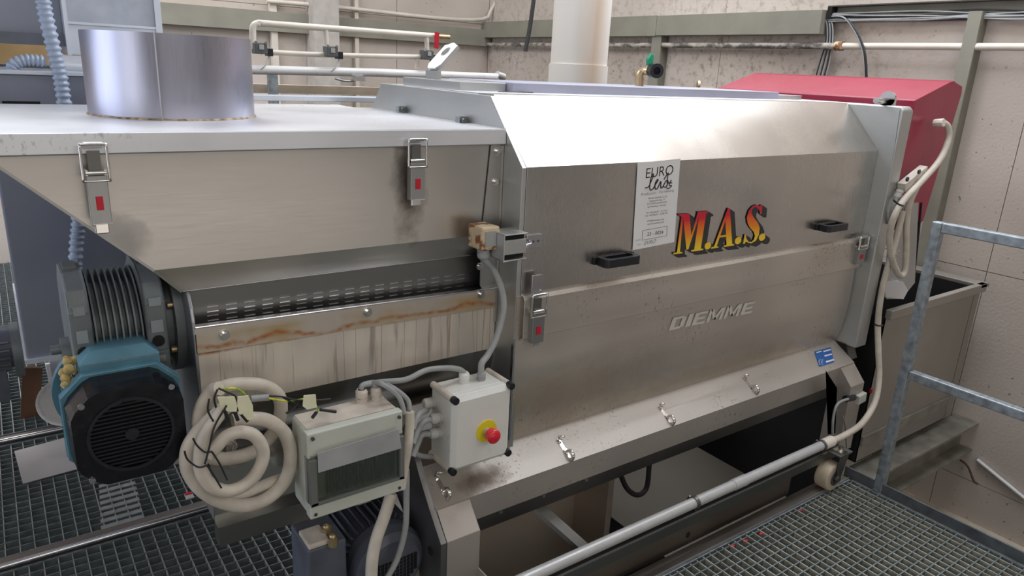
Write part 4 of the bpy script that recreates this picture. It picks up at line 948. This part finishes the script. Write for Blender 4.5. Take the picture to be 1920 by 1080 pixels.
# leg bracket pieces and limit switch at right bottom
RB = thing('end_switch', P(1600, 740, y=-.12), 'pale limit switch with red tip and grey lead beside the right leg', 'switch')
boxdir(P(1610, 745, y=-.14), P(1630, 735, y=-.14)-P(1600, 752, y=-.14), .030, .020, .022, 'housing', BOXG, RB)
boxdir(P(1633, 733, y=-.14), (0, 0, 1), .012, .006, .005, 'red_tip', REDT, RB)
MB().cyl(P(1585, 748, y=-.14), P(1600, 745, y=-.14), .015, 12).build('plunger', BLK, RB)
MB().tube([P(1590, 748, y=-.15), P(1570, 758, y=-.155), P(1562, 785, y=-.16), P(1561, 820, y=-.17)], .006, 8, 5).build('lead', CAB_G, RB)
MB().prism([P(1548, 695, y=-.15), P(1569, 728, y=-.15), P(1566, 812, y=-.15), P(1552, 815, y=-.15)][0:4], (.002, 0, 0)).build('bracket', STP, RB)
MB().tube([P(1580, 780, y=-.18), P(1585, 800, y=-.18), P(1588, 855, y=-.19)], .003, 6, 3).build('wire_stay', CHR, RB)
# side cables seen under the tray
cable('black_cable', [P(1160, 880, y=.05), P(1175, 915, y=.05), P(1195, 928, y=.05), P(1212, 915, y=.05), P(1217, 875, y=.05), P(1218, 850, y=.05)], .010, CAB_B, 'black cable hanging in a loop under the tray')
q = P(1235, 848, y=.05); m = thing('junction_block', q, 'dark junction block under the tray where the black cable ends', 'junction box')
MB().box(q.x-.05, q.x+.05, .04, .10, q.z-.02, q.z+.03).build('body', DKS, m, .004); MB().cyl((q.x+.05, .07, q.z+.005), (q.x+.075, .07, q.z+.005), .025, 16).build('end_cap', DKS, m)
# ------------------------------------------------------------------ collecting tank under the machine
TK = thing('collecting_tank', (2.0, .4, -.9), 'brownish steel collecting tank below the machine between its legs', 'tank')
tkm = steel('tank_steel', (.52, .45, .38), .45, 'z', met=.55)
xd = P(1400, 890, z=-.1).x
MB().box(1.0, 1.80, .34, .345, -.9, .40).build('tank_wall', tkm, TK)
MB().box(1.80, 1.83, .15, .345, -.9, .40).build('tank_post', tkm, TK)
MB().box(1.83, xd, -.21, .995, -.104, -.10).build('tank_shelf', steel('shelf_steel', (.15, .135, .115), .45, 'z', met=.5), TK)
MB().box(.996, 1.0, -.2, .34, -.9, .2).build('tank_wall', tkm, TK)
MB().box(1.0, 3.18, -.2, 1.0, -.9, -.89).build('tank_dark_bottom', VOID, TK)  # black sheets from here put in for the darkness under the machine
MB().box(1.83, 3.18, 1.0, 1.005, -.9, .45).build('tank_dark_back', VOID, TK)
MB().box(3.18, 3.185, -.06, 1.0, -.9, .29).build('tank_dark_end', VOID, TK)
a, b = P(1000, 950, y=.0), P(1095, 1035, y=-.15)
m = MB(); m.hexa([a+Vector((0, 0, -.02)), a+Vector((.04, 0, -.02)), a+Vector((.04, .01, 0)), a+Vector((0, .01, 0)), b+Vector((0, 0, -.02)), b+Vector((.04, 0, -.02)), b+Vector((.04, .01, 0)), b+Vector((0, .01, 0))][0:8]); m.build('brace_strut', DKS, TK)
q = PP([(1240, 812), (1290, 815), (1400, 888), (1240, 960)], z=-.02)
# ------------------------------------------------------------------ bin
BN = thing('stalk_bin', (3.6, .3, -.15), 'deep pale steel bin with folded rim standing behind the railing', 'bin')
bx0_, bx1_, by0, by1, bz_ = 3.215, 4.19, -.10, .75, .635
t_ = .004; bm = steel('bin_steel', (.40, .375, .335), .5, 'z', met=.7)
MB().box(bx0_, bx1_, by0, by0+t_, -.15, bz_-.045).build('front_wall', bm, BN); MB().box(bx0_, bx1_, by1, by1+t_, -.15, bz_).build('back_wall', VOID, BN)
MB().box(bx0_, bx0_+t_, by0, by1, -.15, bz_-.04).build('side_wall', VOID, BN); MB().box(bx1_-.07, bx1_-.066, by0, by1, -.15, bz_-.02).build('side_wall', VOID, BN); MB().box(bx0_, bx1_-.07, by0, by1, -.15, -.146).build('bottom', VOID, BN)  # back, sides and bottom near-black: shade put into the colour
m = MB().box(bx0_, bx1_, by0-.025, by0+.006, bz_-.045, bz_).box(bx1_-.07, bx1_+.025, by0-.025, by1, bz_-.02, bz_); m.build('rim', bm, BN, .003)
# supporting beams to the wall (I-sections), below the bin
def ibeam(y0, y1, z0, z1, x0, x1, label, mat):
    o = thing('support_beam', ((x0+x1)/2, (y0+y1)/2, z0), label, 'beam')
    MB().box(x0, x1, y0, y1, z1-.014, z1).build('top_flange', mat, o, .001); MB().box(x0, x1, y0, y1, z0, z0+.014).build('bottom_flange', mat, o, .001)
    yc = (y0+y1)/2+.01; MB().box(x0, x1, yc-.005, yc+.005, z0+.014, z1-.014).build('web', mat, o)
OLVM = plain('olive_galvanised', (.28, .27, .23), .45, .4, .25, 12)
ibeam(-.20, -.07, -.37, -.19, 2.83, XW-.005, 'olive steel I-beam under the bin running from kick plate to wall', OLVM)
ibeam(.12, .25, -.33, -.152, 3.20, XW-.005, 'second I-beam behind the front one under the bin', OLVM)
MB().box(3.22, 4.11, -.112, -.101, -.06, -.01).build('bin_bearer', OLVM, None, label='dark horizontal bearer strip across the lower front of the steel bin', cat='bearer')
# ------------------------------------------------------------------ railing
RL = thing('railing', (2.81, -1.5, 0), 'galvanised square-tube guard railing at the right edge of the walkway', 'railing')
pw = .018
MB().box(2.81-pw, 2.81+pw, -.425, -.389, -.04, 1.135).build('post', GALV, RL, .004)
MB().box(2.81-pw, 2.81+pw, -2.6, -.425, 1.098, 1.135).build('top_rail', GALV, RL, .004)
MB().box(2.81-pw, 2.81+pw, -2.6, -.425, .512, .548).build('middle_rail', GALV, RL, .004)
MB().box(2.81-pw, 2.81+pw, -1.9, -1.864, -.04, 1.1).build('post', GALV, RL, .004)
MB().box(2.793, 2.801, -2.6, -.26, -.09, .045).build('kick_plate', plain('dark_kick_plate', (.13, .145, .155), .5, .5, .3, 20), RL, .001)
q = P(1618, 917, x=2.79); MB().cyl((2.793, -.40, .0), (2.785, -.40, .0), .012, 6).build('bolt', GALV, RL)
# ledge and strip on lower wall
MB().box(XW-.05, XW, -3.0, .1, P(1800, 972, x=XW-.02).z-.03, P(1800, 972, x=XW-.02).z).build('trim_1', plain('cream_ledge', (.55, .48, .38), .6), None, kind='structure')
cs = thing('wall_conduit', P(1900, 900, x=XW-.02), 'pale cable strip running down the lower right wall with a loose brown lead', 'conduit')
a, b = P(1832, 862, x=XW-.015), P(1925, 938, x=XW-.015); MB().tube([a, b], .012, 4, 1).build('strip', WHITEP, cs)
MB().tube([P(1800, 862, x=XW-.04), P(1815, 875, x=XW-.04), P(1825, 900, x=XW-.03), P(1834, 908, x=XW-.02)], .006, 6, 4).build('lead', BRN, cs)
# ------------------------------------------------------------------ wall services, right wall
def tray_box(y0, y1, z0, z1, x0, name, mat, label, cat):
    return MB().box(x0, XW-.002, y0, y1, z0, z1).build(name, mat, None, .002, label=label, cat=cat)
xt = XW-.10
t0, t1 = P(1400, 65, x=xt).z, P(1400, 23, x=xt).z
ye = P(1539, 40, x=xt).y; ym = P(1230, 50, x=xt).y
tray_box(ym+.002, YB-.04, t0-.004, t1+.003, xt, 'cable_trunking', OLV, 'olive trunking box high on the right wall, farther section behind the pale duct', 'trunking')
tray_box(ye, ym-.002, t0, t1, xt, 'cable_trunking', OLV, 'olive trunking box high on the right wall above the hood, nearer section with open end', 'trunking')
OT = thing('open_trunking', (XW-.04, -.5, 1.98), 'uncovered shallow trunking channel at the top right carrying loose cables', 'trunking')
zt = P(1546, 17, x=XW).z
MB().box(XW-.005, XW, -2.5, ye-.01, zt-.085, zt+.01).build('back', OLV, OT); MB().box(XW-.065, XW-.005, -2.5, ye-.01, zt+.005, zt+.012).build('top_lip', plain('dark_lip', (.06, .06, .05), .6), OT)
MB().box(XW-.065, XW-.005, ye-.04, ye-.01, zt-.06, zt+.005).build('end_shadow', VOID, OT)
zc = zt-.085
for i in range(9):
    pts = []; 
    for k in range(9):
        yk = ye-.02-k*.28; pts.append((XW-.04-.006*(i % 3), yk, zc+.008*(i//3)+random.uniform(0, .022)+(.028*math.sin(k*.9+i) if i > 5 else 0)))
    cable('loose_cable', pts, .0045, CAB_B if i % 3 == 0 else CAB_G, 'thin grey or black cable lying in the open wall trunking', 'cables in the open trunking', n=6, sub=4)
for i in range(6):
    a = P(1541+i*2.2, 30, x=XW-.06); cable('hanging_cable', [P(1542+i*1.5, 28, x=XW-.04), P(1548+i*2.5, 45, x=XW-.05), P(1548+i*2.6, 80, x=XW-.05), P(1538+i*3.6, 115, x=XW-.05), P(1530+i*3.8, 145, x=XW-.05), P(1528+i*3.6, 175, x=XW-.05)], .0042, CAB_G if i % 2 else CAB_B, 'grey cable of the bundle dropping from the trunking end behind the red guard', 'cables dropping behind the red guard', n=6)
for i in range(3):
    cable('hanging_cable', [P(1550, 32, x=XW-.05), P(1580+i*3, 32+i*2, x=XW-.07), P(1600+i*2, 55, x=XW-.08), P(1614+i*2, 85, x=XW-.09), P(1620+i*2, 115, x=XW-.09), P(1622+i*2, 175, x=XW-.08)], .0052, (CAB_G, CAB_B, CAB_B)[i], 'dark cable arcing out of the trunking and down over the wall pipe', 'cables arcing over the wall pipe', n=6)
# wall pipe: clean part and mouldy part
pz = P(1700, 87, x=XW-.07).z
t = NT('mouldy_pipe'); t.col(t.ramp(t.noise(20, (1, .5, 1), 5, .7), [(.42, (.12, .11, .10)), (.56, (.50, .46, .40))])); t.rough(.6); MP = t.m
WP = thing('wall_pipe', (XW-.065, 1, pz), 'cream pipe along the right wall, turning mouldy dark towards the pale duct', 'pipe')
MB().cyl((XW-.065, -2.6, pz), (XW-.065, 1.0, pz), .019, 16).build('clean_length', CREAMP, WP); MB().cyl((XW-.065, 1.0, pz), (XW-.065, YB-.1, pz), .019, 16).build('mouldy_length', MP, WP)
MB().cyl((XW-.065, .98, pz), (XW-.065, 1.03, pz), .027, 14).build('rusty_joint', RCR, WP)
# columns
def column(y0, y1, label, x0=XW-.085):
    o = thing('steel_column', (XW-.04, (y0+y1)/2, R['z0']), label, 'column')
    MB().box(x0, x0+.012, y0, y1, R['z0'], 2.0).build('front_flange', OLV, o); MB().box(x0+.012, XW-.002, y0, y0+.01, R['z0'], 2.0).build('web', plain('column_web', (.20, .19, .155), .6), o)
yA, yB = P(1813, 40, x=XW-.085).y, P(1838, 40, x=XW-.085).y
column(min(yA, yB), max(yA, yB), 'olive steel column on the right wall behind the red guard')
yA, yB = P(1219, 110, x=XW-.085).y, P(1236, 110, x=XW-.085).y
column(min(yA, yB), max(yA, yB), 'olive steel column on the wall behind the green-handled valve')
# ------------------------------------------------------------------ back wall services
z_a, z_b = P(700, 72, y=YB-.05).z, P(700, 38, y=YB-.05).z
MB().box(-3.5, XW-.02, YB-.08, YB-.005, z_a, z_b).build('wall_band', OLV, None, label='long grey-olive horizontal band along the back wall', cat='beam')
wp_ = thing('ceiling_conduit', P(800, 20, y=YB-.1), 'thin pale conduit bent along the top of the back wall', 'conduit')
MB().tube([P(500, 2, y=YB-.08), P(640, 14, y=YB-.08), P(820, 34, y=YB-.08), P(905, 36, y=YB-.08), P(920, 20, y=YB-.08), P(935, -10, y=YB-.08)], .018, 8, 3).build('run', CREAMP, wp_)
bp2 = thing('wall_column', (P(650, 60, y=YB-.15).x, YB-.15, R['z0']), 'pale flat pilaster on the back wall behind the pipe rack', 'pilaster')
a, b = P(585, 60, y=YB-.15).x, P(632, 60, y=YB-.15).x
MB().box(a, b, YB-.2, YB-.01, R['z0'], 2.6).build('face', plain('beige_grey_pilaster', (.50, .46, .42), .7), bp2)
for k, (p0, p1) in enumerate(((508, 520), (665, 672))):
    a, b = P(p0, 60, y=YB-.05).x, P(p1, 60, y=YB-.05).x
    MB().box(a, b, YB-.06, YB-.01, R['z0'], 2.2).build('wall_upright', CREAMP, None, label=('narrow cream upright left of the pale pilaster on the back wall', 'narrow cream upright right of the pale pilaster on the back wall')[k], cat='upright')
# duct
dx, dy_ = 2.73, 1.78; 
DU = thing('ventilation_duct', (dx, dy_, 1.2), 'large pale vertical duct with brown drip stains behind the machine', 'duct')
dl, dr_ = P(1034, 100, y=dy_).x, P(1136, 100, y=dy_).x; dx = (dl+dr_)/2; rdu = (dr_-dl)/2*.80
MB().cyl((dx, dy_, 1.2), (dx, dy_, 4.38), rdu, 48).build('pipe', DUCT, DU); MB().cyl((dx, dy_, 1.2), (dx, dy_, 1.64), rdu*1.045, 48).build('socket', DUCT, DU)
# hanging hose
cable('hanging_hose', [P(1003, -20, y=3.0), P(998, 20, y=3.0), P(992, 60, y=3.0), P(985, 96, y=3.0)], .016, CAB_B, 'black hose end dangling in front of the back wall left of the duct', cat='hose')
# pipe rack
PY = 2.0
PR = thing('pipe_rack', (1.6, PY, 1.3), 'rack of cream pipes with small valves behind the hopper', 'pipework')
def pip(pts, r, nm='pipe', mat=CREAMP, sub=5): return MB().tube([P(a, b, y=PY) for a, b in pts], r, 12, sub).build(nm, mat, PR)
pip([(474, 92), (474, 70), (475, 50), (486, 44), (520, 46), (820, 68)], .0155)
pip([(611, 56), (612, 84)], .0125); pip([(800, 68), (801, 95)], .0125)
pip([(500, 98), (610, 103), (790, 107)], .0130); pip([(782, 110), (782, 128)], .012)
pip([(400, 127), (480, 131), (700, 136), (938, 145)], .0215, 'main_pipe', WHITEP, 1)
pip([(634, 15), (636, 50), (637, 95)], .012) if False else None
for px, py in ((487, 92), (620, 98), (800, 104)):
    q = P(px, py, y=PY-.02)
    v = MB().box(q.x-.030, q.x+.028, PY-.05, PY+.01, q.z-.022, q.z+.028).build('solenoid_valve', plain('dark_valve', (.10, .11, .11), .5), PR, .004)
    MB().box(q.x-.012, q.x+.010, PY-.054, PY-.049, q.z-.002, q.z+.02).build('valve_label', STP, v); MB().box(q.x+.028, q.x+.055, PY-.045, PY, q.z-.03, q.z+.005).build('plug', BLK, v, .002)
    for d in (-.026, .02): MB().cyl((q.x+d, PY-.052, q.z+.028), (q.x+d, PY-.046, q.z+.028), .007, 8).build('screw', CHR, v)
    MB().tube([(q.x+.04, PY-.03, q.z-.03), (q.x+.02, PY-.03, q.z-.07), (q.x+.0, PY-.02, q.z-.09)], .004, 6, 3).build('lead', WHITEP, v)
q = P(820, 72, y=PY); MB().cyl(P(815, 68, y=PY), P(842, 70, y=PY), .015, 10).build('brass_joint', BRASS, PR)
MB().prism([P(816, 60, y=PY-.03), P(824, 61, y=PY-.03), P(822, 92, y=PY-.03), P(815, 90, y=PY-.03)], (0, .006, 0)).build('red_lever', REDT, PR, label='red valve lever')
MB().cyl(P(931, 141, y=PY), P(944, 146, y=PY), .026, 14).build('end_cap', STP, PR)
q = P(670, 148, y=PY); MB().box(q.x-.03, q.x+.03, PY-.03, PY+.02, q.z-.01, q.z+.01).tube([P(628, 147, y=PY), P(650, 152, y=PY), P(668, 150, y=PY)], .006, 6, 4).build('pipe_clamp', STP, PR)
MB().box(.4, 2.9, PY+.1, PY+.16, P(560, 172, y=PY+.1).z-.01, P(560, 160, y=PY+.1).z).build('timber_rail', plain('pale_rail', (.56, .47, .37), .7), None, label='pale beige rail running behind the hopper lid below the white main pipe', cat='rail')
MB().box(.72, 1.9, 1.25, 1.33, P(560, 190, y=1.25).z, P(560, 180, y=1.25).z).build('lilac_rail', GREYL, None, .002, label='lilac-white steel rail just behind the hopper lid', cat='rail')
MB().box(.72, 1.16, 1.0, 1.24, 1.40, 1.428).build('white_ledge', WHITEP, None, label='white ledge between the hopper lid and the lilac rail', cat='ledge')
for xx in (1.15, 2.15): MB().box(xx-.02, xx+.02, PY-.01, PY+.03, R['z0'], P(600, 135, y=PY).z-.02).build('support_post', GALV, PR)
# valve on machine top with green lever
VX = P(1208, 132, y=.62); VL = thing('ball_valve', (VX.x, .62, 1.552), 'brass ball valve with a green lever standing on the top cover', 'valve')
MB().cyl((VX.x-.02, .62, 1.552), (VX.x-.02, .62, 1.575), .018, 12).tube([(VX.x-.02, .62, 1.575), (VX.x-.022, .62, 1.60), (VX.x-.008, .61, VX.z-.005), (VX.x+.0, .57, VX.z-.003)], .018, 12, 4).build('elbow', BRASS, VL)
MB().ring((VX.x+.004, .575, VX.z), (VX.x+.004-.018, .535, VX.z), .029, .015, 24).build('hose_coupling', BLK, VL)
MB().cyl((VX.x+.002, .57, VX.z), (VX.x-.012, .545, VX.z), .016, 20).build('coupling_inside', VOID, VL)
m = MB(); m.ext([(VX.x-.016, VX.z+.022), (VX.x+.012, VX.z+.022), (VX.x+.014, VX.z+.062), (VX.x-.002, VX.z+.066), (VX.x-.018, VX.z+.045)], 'y', .585, .595); m.build('green_lever', GRN, VL, .002)
# ------------------------------------------------------------------ background machine at left
BG = thing('background_press', (.6, 1.7, 0), 'bluish-grey steel machine with tall body standing behind the hopper at the left', 'machine')
yb1 = 1.2
zt_ = P(60, 138, y=yb1).z; zb2 = P(95, 668, y=yb1).z
MB().box(.003, .70, yb1, 2.05, zb2, zt_).build('body_panel', GREYP, BG, .006)
MB().box(-.004, .70, yb1-.015, 2.2, zb2-.012, zb2+.004).build('bottom_flange', GREYL, BG)
MB().box(-.004, .70, yb1-.012, 2.2, zt_-.004, zt_+.008).build('top_edge', GREYL, BG, .002)
a = P(4, 192, y=yb1-.003); b = P(76, 196, y=yb1-.003); MB().box(a.x, b.x, yb1-.004, yb1, a.z-.004, a.z+.004).build('slot', VOID, BG)
# upper boxes
yu = 1.5
u0 = P(120, 30, y=yu); u1 = P(299, 30, y=yu); uz = P(150, 104, y=yu).z
MB().box(u0.x, u1.x, yu, 2.3, uz, 2.6).build('upper_housing', GREYL, BG, .004)
fzz = P(200, 47, y=yu).z; MB().box(u0.x, u1.x, yu-.012, yu, fzz-.004, fzz+.004).box(u0.x-.004, u0.x+.008, yu-.014, yu, uz, 2.6).box(u1.x-.018, u1.x+.004, yu-.014, yu, uz, 2.6).build('housing_flange', GREYL, BG)
MB().box(u0.x+.014, u1.x-.02, yu-.004, yu, fzz+.004, 2.6).build('housing_panel', plain('housing_grey', (.42, .46, .53), .42, .3), BG)
sz_ = P(60, 84, y=yu+.1).z; MB().box(-2.0, u0.x, yu+.1, 2.3, sz_, 2.6).build('side_housing', GREYP, BG, .003)
MB().box(-2.0, u0.x, yu+.06, yu+.1, sz_, P(60, 62, y=yu+.1).z).build('side_sill', plain('dark_sill', (.13, .14, .17), .4, .3), BG)
MB().cyl(P(95, 122, y=yb1+.15), P(170, 126, y=yb1+.15), .035, 20).build('side_cylinder', GREYL, BG)
# orange board wall patch behind
q = P(0, 118, y=2.6); MB().box(-2.5, P(160, 100, y=2.6).x, 2.6, 2.63, 1.40, P(60, 78, y=2.6).z).build('orange_board', WOOD, None, label='orange-yellow board behind the bluish machine at the upper left', cat='board')
def corr(pts, r, label, y=None, n=14, ppr=4, step=.0105):
    """corrugated conduit: rings every step"""
    base = [Vector(p) for p in pts]; tmp = MB(); dense = []
    m = len(base)
    for i in range(m-1):
        g = lambda k: base[max(0, min(m-1, k))]
        p0, p1, p2, p3 = g(i-1), g(i), g(i+1), g(i+2)
        for j in range(40):
            t = j/40; dense.append(.5*((2*p1)+(p2-p0)*t+(2*p0-5*p1+4*p2-p3)*t*t+(3*p1-p0-3*p2+p3)*t**3))
    out_ = [dense[0]]; acc = 0
    for a, b in zip(dense, dense[1:]):
        acc += (b-a).length
        if acc >= step/ppr: out_.append(b); acc = 0
    return MB().tube(out_, r, n, 1, rf=lambda i: (.78, 1.0, 1.0, .78)[i % 4]).build('corrugated_conduit', FLEX, None, label=label, cat='conduit')
corr([P(78, -20, y=1.05), P(85, 25, y=1.05), P(100, 90, y=1.05), P(113, 145, y=1.05), P(122, 205, y=1.05), P(135, 300, y=1.05), P(147, 400, y=1.05), P(143, 460, y=1.05), P(141, 530, y=1.05), P(150, 600, y=1.1)], .0215, 'long blue-grey corrugated conduit hanging at the left behind the hopper', step=.0125)
corr([P(18, 134, y=1.3), P(28, 120, y=1.3), P(50, 113, y=1.3), P(88, 115, y=1.3)], .020, 'short blue-grey corrugated conduit curving over the bluish machine top', step=.011)
corr([P(240, 460, y=.75), P(262, 495, y=.75), P(270, 515, y=.75), P(268, 540, y=.75)], .019, 'short corrugated conduit showing between gearbox and hopper edge', step=.011)
# stand, bowl, board and other motor low at left
FS = thing('support_stand', (.25, 2.15, 0), 'pale bluish steel stand on the grating behind the teal motor', 'stand')
a = P(90, 680, y=2.15); b = P(135, 722, y=2.15)
MB().box(a.x, .8, 2.15, 2.17, b.z, a.z+.02).build('cross_member', GREYL, FS); MB().box(P(70, 720, y=2.1).x, .8, 2.08, 2.19, b.z-.018, b.z).build('shelf', GREYL, FS); MB().box(P(92, 720, y=2.1).x, P(100, 720, y=2.1).x, 2.13, 2.15, b.z, a.z).build('upright', WHITEP, FS); MB().box(P(84, 720, y=2.1).x, P(125, 720, y=2.1).x, 2.10, 2.16, .0, b.z-.018).build('leg', GREYL, FS)
q = P(112, 765, z=.075); BW = thing('white_bowl', (q.x, q.y, 0), 'white round plastic bowl tipped against the floor rail behind the teal motor', 'bowl')
m = MB(); n = 32; ax = Vector((.15, -.75, .55)).normalized(); u = ax.orthogonal().normalized(); w = ax.cross(u); c0 = Vector((q.x+.02, q.y+.02, .088))
prev = None; rings = []
for r, d in ((.02, -.05), (.06, -.048), (.088, -.02), (.10, .01), (.108, .012), (.108, .006), (.094, -.02), (.062, -.056), (.02, -.058)):
    rings.append([c0+ax*d+(u*math.cos(2*PI*i/n)+w*math.sin(2*PI*i/n))*r for i in range(n)])
for a, b in zip(rings, rings[1:]): m.add(a+b, [(i, (i+1) % n, n+(i+1) % n, n+i) for i in range(n)], True)
m.add(rings[0], [tuple(range(n))]); m.build('shell', WHITEP, BW)
MB().prism([P(42, 690, y=2.0), P(80, 690, y=2.0), P(76, 782, y=2.0), P(38, 790, y=2.0)], (0, .02, 0)).build('brown_board', BRN, None, label='dark brown board standing on the grating left of the white bowl', cat='board')
OM = thing('distant_motor', P(25, 690, y=1.7), 'dark finned electric motor at the left edge beside the bluish machine', 'motor')
c = P(5, 650, y=1.7)
MB().cyl((c.x-.3, 1.7, c.z), (c.x+.03, 1.7, c.z), .085, 28).build('motor_body', NAVY, OM); MB().cyl((c.x+.03, 1.7, c.z-.02), (c.x+.06, 1.7, c.z-.02), .11, 28).build('end_flange', GEAR, OM)
for i in range(9): a = PI*.35+i*PI*.8/8; u = Vector((0, -math.sin(a), math.cos(a))); p = Vector((c.x-.28, 1.7, c.z))+u*.083; MB().box(0, 0, 0, 0, 0, 0); w = Vector((0, math.cos(a), math.sin(a)))*.003; D_ = Vector((.30, 0, 0)); MB().hexa([p-w, p+w, p+w+D_, p-w+D_, p-w+u*.02, p+w+u*.02, p+w+u*.02+D_, p-w+u*.02+D_]).build('cooling_fin', GEAR, OM)
MB().box(c.x-.2, c.x, 1.62, 1.78, c.z-.2, c.z-.07).build('motor_foot', NAVY, OM)
